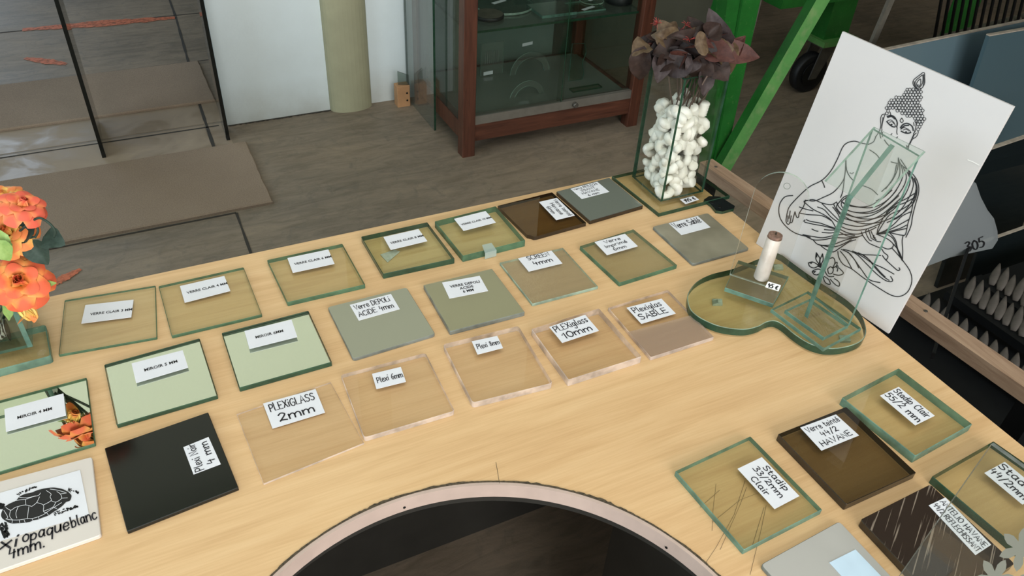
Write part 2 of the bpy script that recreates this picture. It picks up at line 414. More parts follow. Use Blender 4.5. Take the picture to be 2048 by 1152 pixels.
def inset(pts, d):
    n = len(pts); out = []
    for i in range(n):
        a, b, c = pts[i-1], pts[i], pts[(i+1) % n]
        e1 = Vector((b.x-a.x, b.y-a.y)).normalized(); e2 = Vector((c.x-b.x, c.y-b.y)).normalized()
        n1 = Vector((-e1.y, e1.x)); n2 = Vector((-e2.y, e2.x)); m = n1+n2
        m = m/max(.3, m.dot(n1)) if m.length > 1e-6 else n1
        out.append(Vector((b.x+m.x*d, b.y+m.y*d, 0)))
    return out
def roundq(pts, r, k=4):
    out = []; n = len(pts)
    for i in range(n):
        a, b, c = pts[i-1], pts[i], pts[(i+1) % n]
        p = b+(a-b).normalized()*r; q = b+(c-b).normalized()*r
        for j in range(k+1):
            t = j/k; out.append(p*(1-t)**2+b*2*t*(1-t)+q*t*t)
    return out
def crom(p, k=5, closed=False):
    n = len(p)
    if n < 3: return [tuple(x) for x in p]
    out = []; rng = range(n if closed else n-1)
    for i in rng:
        if closed: a, b, c, d = p[i-1], p[i], p[(i+1) % n], p[(i+2) % n]
        else: a, b, c, d = p[max(i-1, 0)], p[i], p[i+1], p[min(i+2, n-1)]
        for j in range(k):
            t = j/k
            out.append(tuple(.5*(2*b[m]+(c[m]-a[m])*t+(2*a[m]-5*b[m]+4*c[m]-d[m])*t*t+(3*b[m]-a[m]-3*c[m]+d[m])*t**3) for m in range(len(b))))
    if not closed: out.append(tuple(p[-1]))
    return out
# ------------------------------------------------------------------ handwriting: single stroke letters on a 10-high grid ('~' = curved)
G = {
'A': (7, '0,0 3.5,10 7,0|1.2,3.6 5.8,3.6'), 'B': (6, '0,0 0,10|~0,10 4.2,9.4 4.8,7.4 3.2,5.4 .4,5.2 4.6,4.6 5.6,2.4 3.8,.2 0,0'),
'C': (6.5, '~6,8.6 3.8,10 1,8.2 0,5 1,1.4 3.8,0 6.2,1.4'), 'D': (6.5, '0,0 0,10|~0,10 3.8,9.4 6,5.6 4.6,1.2 0,0'),
'E': (5.5, '5,10 0,10 0,0 5.2,0|0,5.2 4.2,5.2'), 'F': (5.5, '5,10 0,10 0,0|0,5.2 4,5.2'), 'G': (7, '~6,8.6 3.6,10 .8,8 0,4.8 1.2,1 4,0 6.2,1.6 6.2,4.4 3.6,4.6'),
'H': (6, '0,0 0,10|6,0 6,10|0,5 6,5'), 'I': (1.5, '.7,0 .7,10'), 'L': (5, '0,10 0,0 5,0'), 'M': (8, '0,0 .8,10 4,3 7.2,10 8,0'),
'N': (6.5, '0,0 0,10 6,0 6,10'), 'O': (7, '~3.5,10 .6,8 0,4.6 1.4,.8 3.8,0 6.2,1.6 6.9,5 5.8,8.8 3.5,10'), 'P': (5.5, '0,0 0,10|~0,10 4.4,9.4 5.2,7.2 3.8,5 0,4.6'),
'R': (6, '0,0 0,10|~0,10 4.4,9.4 5.2,7.4 3.8,5.2 0,4.8|2,4.8 6,0'), 'S': (6, '~5.6,8.8 3,10 .6,8.4 1.4,6 4.6,4.6 5.4,2 3,0 0,1.2'),
'T': (6, '0,10 6,10|3,10 3,0'), 'V': (6.5, '0,10 3.2,0 6.5,10'), 'X': (6, '0,0 6,10|0,10 6,0'),
'a': (5.2, '~4.4,5.4 2,6.2 .2,3.6 1,.6 3,.4 4.4,3|4.5,6 4.4,1.2 5.2,0'), 'b': (5, '0,10 0,.4|~0,4.4 2.6,6.2 4.6,3.6 3.4,.4 0,.4'),
'c': (4.6, '~4.4,5 2.4,6.2 .2,4 .6,.8 2.8,0 4.6,1.2'), 'd': (5.2, '~4.6,4.8 2,6.2 .2,3.4 1.2,.3 3.4,.4 4.6,3|4.7,10 4.6,0'),
'e': (4.8, '~.4,3 4.4,3.6 3.6,6 1.4,6 .2,3.4 1.2,.4 3.2,0 4.8,1.4'), 'f': (4, '~4,9.4 2.4,10 1.6,8 1.6,0|0,6 3.4,6'), 'g': (5, '~4.4,5.2 2,6.2 .2,3.8 1.4,.9 3.6,1.4 4.5,5|~4.6,6 4.4,-2 2.4,-4.2 0,-3'),
'h': (5, '0,10 0,0|~0,4 2.4,6 4.4,4.4 4.6,0'), 'i': (1.6, '.6,6 .8,0|.8,8.6 1.1,9.4'), 'l': (2.2, '~1,10 .6,6 .8,.8 2,.2'),
'm': (8, '0,6 .2,0|~.2,4 2.2,6 3.8,4.6 3.9,0|~3.9,4 6,6 7.6,4.6 7.8,0'), 'n': (5, '0,6 .2,0|~.2,4 2.4,6 4.4,4.6 4.6,0'),
'o': (5, '~2.5,6.2 .3,4.4 .6,1.2 2.6,0 4.6,1.6 4.6,4.8 2.5,6.2'), 'p': (5.2, '0,6 .2,-4|~.2,4 2.4,6.2 4.8,4 3.6,.6 .2,.6'),
'q': (5.2, '~4.5,5 2.2,6.2 .2,3.8 1.2,.6 3.2,.6 4.4,3|4.7,6 4.5,-4'), 'r': (4, '0,6 .4,0|~.4,3.8 1.8,5.8 3.8,5.8'), 's': (4, '~3.8,5.4 2,6.2 .4,5 2,3.2 3.6,1.8 2,0 0,.8'),
't': (4, '~1.6,9 1.4,1.6 2.4,0 4,.8|0,6 3.6,6.2'), 'u': (5, '~0,6 .2,1.4 2,0 4.2,1.8 4.4,5.8|4.5,6 4.7,0'), 'v': (5, '0,6 2.2,0 4.6,6'), 'x': (5, '0,6 4.6,0|4.8,6 .2,0'),
'é': (4.8, '~.4,3 4.4,3.6 3.6,6 1.4,6 .2,3.4 1.2,.4 3.2,0 4.8,1.4|2,7.6 3.8,10'), '.': (1.6, '.4,.2 .9,.6'), '/': (4, '0,-1 4,10.5'),
'0': (5.5, '~2.8,10 .4,7.4 .4,2.6 2.8,0 5.2,2.6 5.2,7.4 2.8,10'), '1': (3, '0,7 2.4,10 2.2,0'), '2': (5.5, '~.4,8 2.4,10 4.8,8.2 3.6,5 .2,.2 1.6,1.2 5.4,.2'),
'3': (5, '~.4,9.4 3,10 4.4,8 2,5.6 4.8,3.6 3.6,.4 0,.4'), '4': (5.5, '1.2,10 .2,4.6 5,5.2|4.2,7.6 3.6,0'), '5': (5, '4.8,10 1,10 .6,6|~.6,6 3.2,6 4.8,3.4 3,.2 0,.6'),
'6': (5.2, '~4.4,10 1.2,7 .2,2.6 2.4,0 4.8,2 3.6,4.8 .6,3.4'), '8': (5.2, '~2.6,5.4 .6,7.6 2.4,10 4.6,8 2.6,5.4 .2,2.4 2.4,0 5,2.2 2.6,5.4'),
'€': (6, '~5.8,8.8 3.4,9.6 1.2,5 3.4,.4 5.8,1.4|0,6 4.4,6|0,4 4,4'), '-': (4, '.4,4 3.6,4'), ' ': (3.4, ''),
}
def strokes(text, track=1.6, jitter=.25):
    x = 0; out = []; rs = random.Random(text)
    for ch in text:
        w, d = G[ch]
        dy = rs.uniform(-jitter, jitter)*1.5; sc = 1+rs.uniform(-.06, .06)
        if d:
            for st in d.split('|'):
                cur = st[0] == '~'; pts = [tuple(float(q) for q in p.split(',')) for p in st.lstrip('~').split()]
                pts = [(x+px*sc, py*sc+dy+px*.0) for px, py in pts]
                out.append(crom(pts, 4) if cur else pts)
        x += w*sc+track
    return out, x-track
def ribbon(mb, pts, w, fn, mi=0):
    """flat pen line; pts in 2D, w width in the same units, fn maps 2D to 3D"""
    n = len(pts); L = []; Rr = []
    for i in range(n):
        a = pts[max(i-1, 0)]; b = pts[min(i+1, n-1)]
        dx, dy = b[0]-a[0], b[1]-a[1]; l = math.hypot(dx, dy) or 1
        nx, ny = -dy/l*w/2, dx/l*w/2; ex = 0; ey = 0
        if i == 0: ex, ey = -dx/l*w*.3, -dy/l*w*.3
        if i == n-1: ex, ey = dx/l*w*.3, dy/l*w*.3
        p = pts[i]; L.append(fn(p[0]+nx+ex, p[1]+ny+ey)); Rr.append(fn(p[0]-nx+ex, p[1]-ny+ey))
    mb.add(L+Rr, [(i, i+1, n+i+1, n+i) for i in range(n-1)], mi)
_font_cache = {}
def printed(text):
    """printed capitals as flat triangles from Blender's built-in font"""
    if text in _font_cache: return _font_cache[text]
    cu = bpy.data.curves.new('writing_source', 'FONT'); cu.body = text; cu.resolution_u = 2; cu.offset = .018
    o = bpy.data.objects.new('writing_source', cu); COL.objects.link(o)
    dg = bpy.context.evaluated_depsgraph_get(); dg.update()
    me = bpy.data.meshes.new_from_object(o.evaluated_get(dg))
    vs = [(v.co.x, v.co.y) for v in me.vertices]; fs = [tuple(p.vertices) for p in me.polygons]
    bpy.data.objects.remove(o); bpy.data.curves.remove(cu); bpy.data.meshes.remove(me)
    _font_cache[text] = (vs, fs); return vs, fs
def write(parent, q, lines, style='hand', box=(.08, .1, .92, .9), ink='ink2', weight=1.25, gap=1.35, name='writing', align='c', dz=.0003, asp=None):
    """q: TL,TR,BR,BL of the sheet in reading order. Lines fitted in box (u0,v0,u1,v1)"""
    W = ((q[1]-q[0]).length+(q[2]-q[3]).length)/2; H = ((q[3]-q[0]).length+(q[2]-q[1]).length)/2
    nrm = (q[1]-q[0]).cross(q[3]-q[0]).normalized()
    if nrm.z < 0: nrm = -nrm
    if abs(nrm.z) < .3: nrm = Vector((0, 0, 0))
    def fn(u, v):
        return (q[0]*(1-u)+q[1]*u)*(1-v)+(q[3]*(1-u)+q[2]*u)*v+nrm*dz
    u0, v0, u1, v1 = box; bw = (u1-u0)*W; bh = (v1-v0)*H; mb = MB(); n = len(lines)
    if style == 'hand' and n > 1: gap = max(gap, 1.5)
    SXM = min([bw/((max(p[0] for p in printed(q_)[0])-min(p[0] for p in printed(q_)[0]))) for q_ in lines]) if style == 'print' else 9
    lh = bh/(n-1+1/gap) if n > 1 else bh      # line pitch
    for i, s in enumerate(lines):
        if style == 'print':
            vs, fs = printed(s); xs = [p[0] for p in vs]; tw = max(xs)-min(xs); x0 = min(xs); cap = .72
            hgt = (lh/gap if n > 1 else bh); sy = hgt/cap; sx = min(SXM, sy*1.45)
            if sx < sy*.9: sy = sx/.9
            base = v0*H+i*lh+hgt; ox = u0*W+(bw-tw*sx)/2
            mb.add([fn((ox+(x-x0)*sx)/W, (base-y*sy)/H) for x, y in vs], fs)
        else:
            st, tw = strokes(s); hgt = (lh/gap if n > 1 else bh); sy = hgt/10; sx = bw/tw
            sx = min(sx, sy*1.3)
            ox = u0*W+((bw-tw*sx)/2 if align == 'c' else 0); base = v0*H+i*lh+hgt
            for p in st:
                ribbon(mb, [(ox+x*sx, base-y*sy) for x, y in p], weight*(sx+sy)/2, lambda a, b: fn(a/W, b/H))
    return mb.build(name, M[ink], parent)
# ------------------------------------------------------------------ THE ROOM (x along the far table edge, y away, z up)
def struct(name, mb, mats, **k): return tag(mb.build(name, mats, **k), kind='structure')
m = MB(); m.box((-6, -4, -.12), (7, 8, 0)); struct('floor', m, M['floor'])
m = MB(); m.box((-6, -4, 3.4), (7, 8, 3.5)); struct('ceiling', m, M['ceil'])
m = MB(); m.box((.27, 2.82, 0), (1.62, 2.97, 3.4)); struct('wall_back', m, M['wall'])
m = MB(); m.box((1.62, 2.80, 0), (2.42, 2.97, 3.4)); struct('wall_side', m, plain('dull_olive_render', '5E6052', .8, var=.06, scale=5))
m = MB(); m.box((2.30, 2.975, 0), (2.42, 8, 3.4)); struct('added_light_block', m, M['dwall'])  # unseen wall added to keep rear door light off the right side
m = MB(); m.box((-6, 2.82, 1.75), (.27, 2.97, 3.4)); struct('wall_upper', m, M['wall'])
m = MB(); m.box((-6.1, -4, 0), (-6, 8, 3.4)); struct('wall_left', m, M['wall'])
m = MB(); m.box((7, -4, 0), (7.1, 8, 3.4)); struct('wall_right', m, M['dwall'])
m = MB(); m.box((-6, -4.1, 0), (7, -4, 3.4)); struct('wall_front', m, M['wall'])
m = MB(); m.box((-6, 8, 0), (7, 8.1, 3.4)); struct('wall_far', m, M['dwall'])
# rounded olive pillar standing proud of the white wall
m = MB(); pts = []
cx = .737
for i in range(17):
    a = math.pi*i/16; pts.append(Vector((cx+.083*math.cos(a), 2.83-.06*math.sin(a)**.7 if 0 < i < 16 else 2.83, 0)))
m.prism(pts[::-1], 0, 3.4); struct('trim_1', m, M['pillar'])
# dark crack at the foot of the wall
m = MB(); rr = random.Random(3); n = 60
up = [Vector((.27+(.655-.27)*i/n, 2.817-.001, 0)) for i in range(n+1)]
lo = [Vector((p.x, 2.812-rr.random()*.008, 0)) for p in up]
m.add([(p.x, p.y, .0015) for p in up]+[(p.x, p.y, .0015) for p in lo], [(i, n+1+i, n+2+i, i+1) for i in range(n)])
struct('trim_2', m, M['joint'])
# floor joints
def floorline(a, b, w, z=.0012, mb=None):
    d = (b-a).normalized(); s = Vector((-d.y, d.x, 0))*w/2; n = 12; rr = random.Random(a.x)
    L = []; R_ = []
    for i in range(n+1):
        p = a.lerp(b, i/n); k = .7+.6*rr.random(); L.append((p.x+s.x*k, p.y+s.y*k, z)); R_.append((p.x-s.x*k, p.y-s.y*k, z))
    mb.add(L+R_, [(i, n+1+i, n+2+i, i+1) for i in range(n)])
def V(x, y, z=0): return Vector((x, y, z))
m = MB()
for a, b, w in ((V(-3, 2.855), V(.24, 2.828), .009), (V(-3, 4.06), V(2.2, 4.03), .008), (V(.245, 4.03), V(.222, 3.45), .009), (V(.188, 2.215), V(.181, 1.2), .007),
                (V(.195, 2.64), V(.203, 3.035), .010), (V(-3, 3.45), V(2, 3.46), .006), (V(-3, 2.20), V(.188, 2.216), .008), (V(.245, 4.04), V(.26, 5), .01)):
    floorline(a, b, w, mb=m)
struct('trim_3', m, M['joint'])
# glazed tiles along the wall opening
m = MB(); m.box((-3, 2.66, .0), (.19, 2.848, .0008)); m.box((-3, 2.862, .0), (.194, 3.03, .0008))
m.box((.204, 2.66, .0), (.262, 2.845, .0008)); m.box((.204, 2.862, .0), (.262, 3.03, .0008))
struct('trim_4', m, M['tile'])
# orange paint streaks
m = MB()
def streak(a, b, w, mb, z=.002):
    n = 24; rr = random.Random(a.x*7); d = (b-a).normalized(); s = Vector((-d.y, d.x, 0))
    L = []; R_ = []
    for i in range(n+1):
        t_ = i/n; p = a.lerp(b, t_); k = w*(.35+.65*math.sin(math.pi*min(1, max(.06, t_))))*(.7+.5*rr.random())
        L.append(p+s*k/2+V(0, 0, z)); R_.append(p-s*k/2+V(0, 0, z))
    mb.add(L+R_, [(i, n+1+i, n+2+i, i+1) for i in range(n)])
streak(at(45, 60, 0), at(350, 36, 0), .075, m); streak(at(50, 117, 0), at(133, 129, 0), .05, m)
streak(at(88, 578, 0), at(162, 539, 0), .035, m)
struct('trim_5', m, M['orange'])
# floor mats
def matobj(x0, x1, y0, y1, h, label):
    m = MB(); rr = random.Random(x0+y0); pts = []
    for a, b in (((x0, y0), (x1, y0)), ((x1, y0), (x1, y1)), ((x1, y1), (x0, y1)), ((x0, y1), (x0, y0))):
        for i in range(14):
            t_ = i/14; pts.append(V(a[0]+(b[0]-a[0])*t_+rr.uniform(-.0015, .0015), a[1]+(b[1]-a[1])*t_+rr.uniform(-.0015, .0015)))
    m.prism(pts, .0, h, 0, 0, .004)
    tag(m.build('floor_mat', M['mat'], origin=(x0, y0, 0)), label, 'mat')
matobj(-1.6, .305, 2.225, 2.655, .012, 'coarse grey-brown floor mat with a straight right end, nearest the table')
matobj(-1.6, .262, 3.035, 3.44, .010, 'coarse brown floor mat lying beyond the two upright dark-edged panes')
# upright dark edged panes at the left
DIV = glassy('grey_divider_glass', (.55, .58, .54), .38, '6F7167', 1.2)
for x, y0, y1, lb in ((-.155, 2.722, 3.0, 'upright narrow glass pane with black edge, left one of the pair on the tiled floor'),
                      (.252, 2.705, 2.815, 'upright narrow glass pane with black edge, standing at the left end of the white wall')):
    r = empty('glass_divider', (x, y0, 0), lb, 'glass divider')
    m = MB(); m.slab([V(x-.004, y0+.004, 0.004), V(x-.004, y1, 0.004), V(x-.004, y1, 1.6), V(x-.004, y0+.004, 1.6)], (.008, 0, 0)); m.build('pane', DIV, r)
    m = MB(); m.box((x-.006, y0-.002, 0.0), (x+.006, y0+.008, 1.6)); m.box((x-.006, y0-.004, 0.0), (x+.006, y0+.016, .016)); m.build('edge_strip', M['e_blk'], r)
# ------------------------------------------------------------------ TABLE
TZ = .75
AC, AR = (.1292, .2138), .241
r = empty('display_table', (.2, .4, 0), 'pale beech-topped display table with a round cut-out, covered in glass samples', 'table')
def arc(rad, a0, a1, n): return [V(AC[0]+rad*math.cos(a0+(a1-a0)*i/n), AC[1]+rad*math.sin(a0+(a1-a0)*i/n)) for i in range(n+1)]
x0, x1, y0, y1 = -1.35, .766, -.75, .905
cut = arc(AR, math.radians(0), math.radians(180), 72)
out = [V(x0, y0), V(AC[0]-AR, y0)]+cut[::-1]+[V(AC[0]+AR, y0), V(x1, y0), V(x1, y1), V(x0, y1)]
def capped(m, pts, z, mi, flip=False):
    tri = mg.tessellate_polygon([pts]); b = m.add([(p.x, p.y, z) for p in pts], [])
    for t3 in tri:
        a, b2, c = (pts[i] for i in t3)
        up = (b2.x-a.x)*(c.y-a.y)-(b2.y-a.y)*(c.x-a.x) > 0
        f = [b+i for i in (t3 if up != flip else t3[::-1])]
        m.f.append(f); m.mi.append(mi); m.sm.append(False)
def solid(m, pts, z0, z1, mt, ms):
    n = len(pts)
    if sum(pts[i].x*pts[(i+1) % n].y-pts[(i+1) % n].x*pts[i].y for i in range(n)) < 0: pts = pts[::-1]
    capped(m, pts, z1, mt); capped(m, pts, z0, mt, True)
    b = m.add([(p.x, p.y, z0) for p in pts]+[(p.x, p.y, z1) for p in pts], [])
    for i in range(n):
        j = (i+1) % n; m.f.append([b+i, b+j, b+n+j, b+n+i]); m.mi.append(ms); m.sm.append(False)
m = MB(); solid(m, out, TZ-.0195, TZ, 0, 0); m.build('table_top', [M['table']], r)
# laminate band along the cut-out, chipped edge above it
def curved(rad0, rad1, z0, z1, n=72, name='x', mat=None, rag=0):
    m = MB(); rr = random.Random(5); A = arc(rad0, math.radians(-4), math.radians(184), n); B = arc(rad1, math.radians(-4), math.radians(184), n); v = []
    for i in range(n+1):
        jb = (.15+.85*abs(math.sin(i*.11)*math.sin(i*.047+1)))*rr.random()**.6*rag
        d = (B[i]-V(*AC)).normalized()
        bb = B[i]+d*jb
        v += [(A[i].x, A[i].y, z0), (A[i].x, A[i].y, z1), (bb.x, bb.y, z1), (bb.x, bb.y, z0)]
    f = []
    for i in range(n):
        b = i*4
        for k in range(4): f.append((b+k, b+(k+1) % 4, b+4+(k+1) % 4, b+4+k))
    m.add(v, f, 0, False); return m.build(name, mat, r, recalc=True)
curved(AR-.003, AR+.0005, TZ-.018, TZ+.0003, name='edge_band', mat=M['band'])
curved(AR+.0003, AR+.0018, TZ-.002, TZ+.0006, n=300, name='chipped_edge', mat=M['chip'], rag=.0025)
curved(AR+.004, AR+.02, TZ-.034, TZ-.020, name='apron', mat=M['panel'])
for cx_, cy_ in ((math.cos(math.radians(88))*(AR-.0032), math.sin(math.radians(88))*(AR-.0032)), (math.cos(math.radians(24))*(AR-.0032), math.sin(math.radians(24))*(AR-.0032))):
    m = MB(); m.cyl((AC[0]+cx_, AC[1]+cy_, TZ-.012), .0014, .0006, 10, 0, (-cx_, -cy_, 0)); m.build('screw', M['blackm'], r)
m = MB(); m.box((x0+.03, y1-.05, 0), (x1-.03, y1-.03, TZ-.026)); m.box((x1-.05, y0+.03, 0), (x1-.03, y1-.052, TZ-.026)); m.box((x0+.03, y0+.03, 0), (x0+.05, y1-.052, TZ-.026))
m.build('added_side_shade', M['panel'], r)  # outer panels added to keep the space under the table dark
for x_ in (AC[0]-AR-.05, AC[0]+AR+.03):
    m = MB(); m.box((x_, y0+.03, 0), (x_+.02, .45, TZ-.021)); m.build('added_inner_shade', M['panel'], r)  # panels added beside the opening to cut light under the table
m = MB(); zz = TZ+.0004
def tl(pts, w): ribbon(m, [tuple(at(x, y, TZ)[:2]) for x, y in pts], w, lambda a, b: Vector((a, b, zz)))
for p in ([(1432,968),(1426,1020),(1424,1062)], [(1490,962),(1468,1030),(1432,1095),(1412,1125)], [(1493,975),(1480,1010),(1440,1100)], [(1532,1012),(1522,1060),(1500,1150)], [(1528,1015),(1505,1090)], [(1425,1045),(1480,1000),(1520,985)], [(1400,1015),(1440,980)]): tl(p, .0003)
tl([(992, 925), (999, 967)], .0004); m.build('scratches', M['chip'], r)
# ------------------------------------------------------------------ SAMPLES
def PX(l, z): return [at(x, y, z) for x, y in l]
def sample(kind, label, corners, t, face, edge, lab=None, lines=None, style='hand', box=(.1, .14, .9, .86), rc=.0015, bev=.0006, silver=None, lt=.0004, weight=1.25, paper='paper', group='material samples laid out on the table', solidmat=False, notch=False, gap=1.35, nope=False):
    z0 = TZ+.0004; z1 = z0+t; q = PX(corners, z1); c = sum(q, Vector())/4
    r = empty(kind, (c.x, c.y, z0), label, kind.replace('_sample', '').replace('_', ' ')+' sample', group)
    qf = [V(p.x, p.y) for p in q]
    rp = roundq(qf, rc, 3) if rc else qf
    m = MB()
    if notch:
        rp = roundq(qf[:3], rc, 3)[:]; b = qf[3]; a = qf[2]; d = qf[0]
        rp = roundq([qf[0], qf[1], qf[2]], rc, 3)
        rp += [b+(a-b).normalized()*.010, b+(a-b).normalized()*.006+(d-b).normalized()*.001, b+(a-b).normalized()*.004+(d-b).normalized()*.005, b+(d-b).normalized()*.009]
        bev = 0
    m.prism(rp, z0, z1, 0, 1, bev); m.build('pane', [M[face], M[edge]], r)
    if silver:
        m = MB(); m.prism(inset_ccw(rp, .0012), z0+t*.45, z0+t*.45+.0003, 0, 0); m.build('silvering', M[silver], r)
    if lab:
        ql = PX(lab, z1+lt); m = MB(); m.prism([V(p.x, p.y) for p in ql], z1+.0001, z1+lt, 0, 0)
        pl = m.build('paper_label', M[paper], r); WORLD[pl.name] = Vector(r.location)
        if lines: write(pl, ql, lines, style, box, 'ink' if style == 'print' else 'ink2', weight, gap)
    return r
def inset_ccw(p, d):
    n = len(p)
    if sum(p[i].x*p[(i+1) % n].y-p[(i+1) % n].x*p[i].y for i in range(n)) < 0: p = p[::-1]
    return inset(p, d)
S = sample
PR = dict(style='print', box=(.1, .36, .98, .58))
S('glass_sample', 'thin clear glass square with printed label VERRE CLAIR 3 MM', [(129,600),(311,570.6),(314,675),(117,710)], .003, 'g_thin', 'e_green', [(170.8,610),(267.2,599.2),(262.5,634.4),(162.5,647)], ['VERRE CLAIR 3 MM'], 'print', (.14,.40,1.0,.62))
S('glass_sample', 'clear glass square labelled VERRE CLAIR 4 MM, beside the thinnest clear square', [(316.7,572),(487,534),(524,629),(343,672)], .004, 'g_clear', 'e_green', [(359.7,572),(448.6,551.7),(460.6,581.7),(369.4,605.3)], ['VERRE CLAIR 4 MM'], 'print', (.1,.36,1.0,.56))
S('glass_sample', 'clear glass square labelled VERRE CLAIR 6 MM, third from left in the back row', [(533.8,519.7),(684.7,487),(730.6,569),(574.4,605)], .006, 'g_clear', 'e_green', [(574.7,516),(656.6,498.8),(669,527.5),(585.6,545.6)], ['VERRE CLAIR 6 MM'], 'print', (.1,.36,1.0,.56))
r8 = S('glass_sample', 'thick clear green-edged glass square labelled VERRE CLAIR 8 MM', [(722,473),(854.7,444),(909.5,517),(766,548)], .008, 'g_thick', 'e_dark', [(766.8,474),(837,458),(854.7,482),(781.4,499.7)], ['VERRE CLAIR 8 MM'], 'print', (.08,.42,1.0,.62))
r10 = S('glass_sample', 'thickest clear glass square, labelled VERRE CLAIR 10 MM, with tape on its front edge', [(869,442.5),(991.5,412),(1051,480.6),(925.6,512)], .010, 'g_thick', 'e_green', [(908,437.6),(971,422),(991.8,444.9),(927,461.6)], ['VERRE CLAIR 10 MM'], 'print', (.06,.42,1.0,.62))
q = PX([(760.5,509),(790,499),(800,503),(775,524.5)], TZ+.0012); m = MB(); m.prism([V(p.x, p.y) for p in q], TZ+.0008, TZ+.0012); tag(m.build('sticker', M['cork'], r8), 'grey patch painting in a reflection under the glass')  # grey reflection in the thick square, painted in as a flat patch
q = PX([(964,490),(983,485.5),(993,500),(970,506)], TZ+.011); m = MB(); m.slab(q, (0, 0, -.0005)); q2 = [q[3], q[2], q[2]+V(0, 0, -.010), q[3]+V(0, 0, -.010)]; m.slab(q2, (0, -.0003, 0)); tag(m.build('tape', M['tape'], r10), 'small strip of clear tape folded over the edge')
S('glass_sample', 'dark bronze-brown glass square labelled Verre teinté Havane 6mm, with a chipped corner', [(994.4,412),(1104,384.5),(1173,446),(1061,476)], .006, 'g_hav', 'e_brown', [(1113.7,395.7),(1149.7,430.8),(1112.5,440),(1078,403.9)], ['Verre teinté', 'Havane', '6mm'], box=(.06,.08,.96,.9), notch=True)
S('glass_sample', 'grey reflective glass square beside the tall vase, labelled Verre Refléchissant Havane 6 mm', [(1112.5,383),(1218.6,355),(1286.8,411),(1180,442)], .006, 'g_refl', 'e_brown', [(1141,377.5),(1194.5,363.4),(1218.6,383.4),(1163.5,397.7)], ['Verre REfLECHi', 'SSANT', 'HAVANE', '6 mm'], box=(.04,.06,.92,.94), gap=1.2)
S('glass_sample', 'frosted glass square with printed label VERRE DEPOLI ACIDE 6 MM', [(846.5,570),(984,537),(1050,624),(900,663)], .006, 'g_dep6', 'e_grey', [(884,565),(959.3,551.5),(976.3,581.7),(899,597)], ['VERRE DEPOLI', 'ACIDE', '6 MM'], 'print', (.14,.26,.92,.84))
S('glass_sample', 'finely screened pale glass square labelled SCREEN 4mm', [(999,524.6),(1126,495),(1197,573),(1064.7,608)], .004, 'g_screen', 'e_pale', [(1036,516.7),(1102.8,501),(1124.8,526.6),(1057.4,543)], ['SCREEN', '4mm'], box=(.22,.02,.86,.72))
S('glass_sample', 'patterned glass square labelled Verre Imprimé 6mm', [(1159.4,492),(1267,458),(1355,530),(1239,566)], .006, 'g_print', 'e_green', [(1189,484),(1250,467.4),(1275.7,492.3),(1214,510)], ['Verre', 'Imprimé', '6mm'], box=(.12,.1,.86,.88))
S('glass_sample', 'brownish sandblasted glass square labelled Verre Sablé, farthest right in the second row', [(1304.7,453),(1415.6,425.6),(1499,496.6),(1386,528)], .004, 'g_sand', 'e_grey', [(1337.5,446.6),(1395.3,431.9),(1421,454.4),(1363,470)], ['Verre Sablé'], box=(.04,.1,.92,.5), rc=.004)
S('glass_sample', 'grey-green frosted glass square with handwritten label Verre DEPOLI ACIDE 4mm', [(654.8,614),(813,574.4),(871,668),(706,718)], .004, 'g_dep4', 'e_grey', [(699.4,609.7),(781.8,587.6),(799.6,618),(717.5,641)], ['Verre DEPOLi', 'ACiDE 4mm'], box=(.06,.1,.9,.82), rc=.004)
S('mirror_sample', 'mirror square with printed label MIROIR 5 MM, reflecting pale green', [(208,729),(399,676),(435.5,791),(233,850)], .005, 'g_thin', 'e_dark', [(263,726.7),(365.3,700.3),(376.4,735),(272.2,766)], ['MIROIR 5 MM'], 'print', (.2,.34,.84,.58), silver='silver')
S('mirror_sample', 'mirror square with printed label MIROIR 6MM, reflecting pale green', [(443,665.6),(616.6,620.6),(663.8,724),(478,776)], .006, 'g_thin', 'e_dark', [(488.8,661.9),(583,639),(594.7,673.8),(498.8,697.8)], ['MIROIR 6MM'], 'print', (.18,.34,.76,.56), silver='silver')
S('mirror_sample', 'mirror with label MIROIR 4 MM at the left edge, reflecting the roses', [(-30,808),(173,754.5),(190.5,887),(-18,949)], .004, 'g_thin', 'e_green', [(8.6,818.3),(126.8,786.8),(132,830.6),(12,863.6)], ['MIROIR 4 MM'], 'print', (.2,.36,.78,.6), silver='silver')
S('acrylic_sample', 'clear thin acrylic square labelled PLEXIGLASS 2mm', [(473,828),(661,764),(728,886),(527,967.7)], .002, 'g_acry', 'e_acry', [(526,807),(631,778),(650,825),(545,857)], ['PLEXiGLASS', '2mm'], box=(.08,.1,.92,.84), rc=0, bev=.0003)
S('acrylic_sample', 'clear acrylic square with bright rounded edges, labelled Plexi 6mm', [(681,749),(851,705),(910,822),(728,876)], .006, 'g_acry', 'e_acry', [(743.9,747.6),(801.6,733.7),(812,763.4),(752.8,778)], ['Plexi 6mm'], box=(.1,.3,.96,.66), rc=.004)
S('acrylic_sample', 'thick clear acrylic square with rounded corners, labelled Plexi 8mm', [(885.7,688),(1037,651),(1106,766),(945,806)], .008, 'g_acry', 'e_acry', [(943.4,682.6),(994.5,671.7),(1006,695.8),(955,709)], ['Plexi 8mm'], box=(.1,.3,.96,.66), rc=.004)
S('acrylic_sample', 'thickest clear acrylic square, labelled PLEXIglass 10mm', [(1062.5,657.5),(1198,616),(1284,713),(1137,760)], .010, 'g_acry', 'e_acry', [(1098.4,653.8),(1170.3,629.4),(1197.8,661.3),(1124.4,685.6)], ['PLEXiglass', '10mm'], box=(.06,.08,.94,.86), rc=.002)
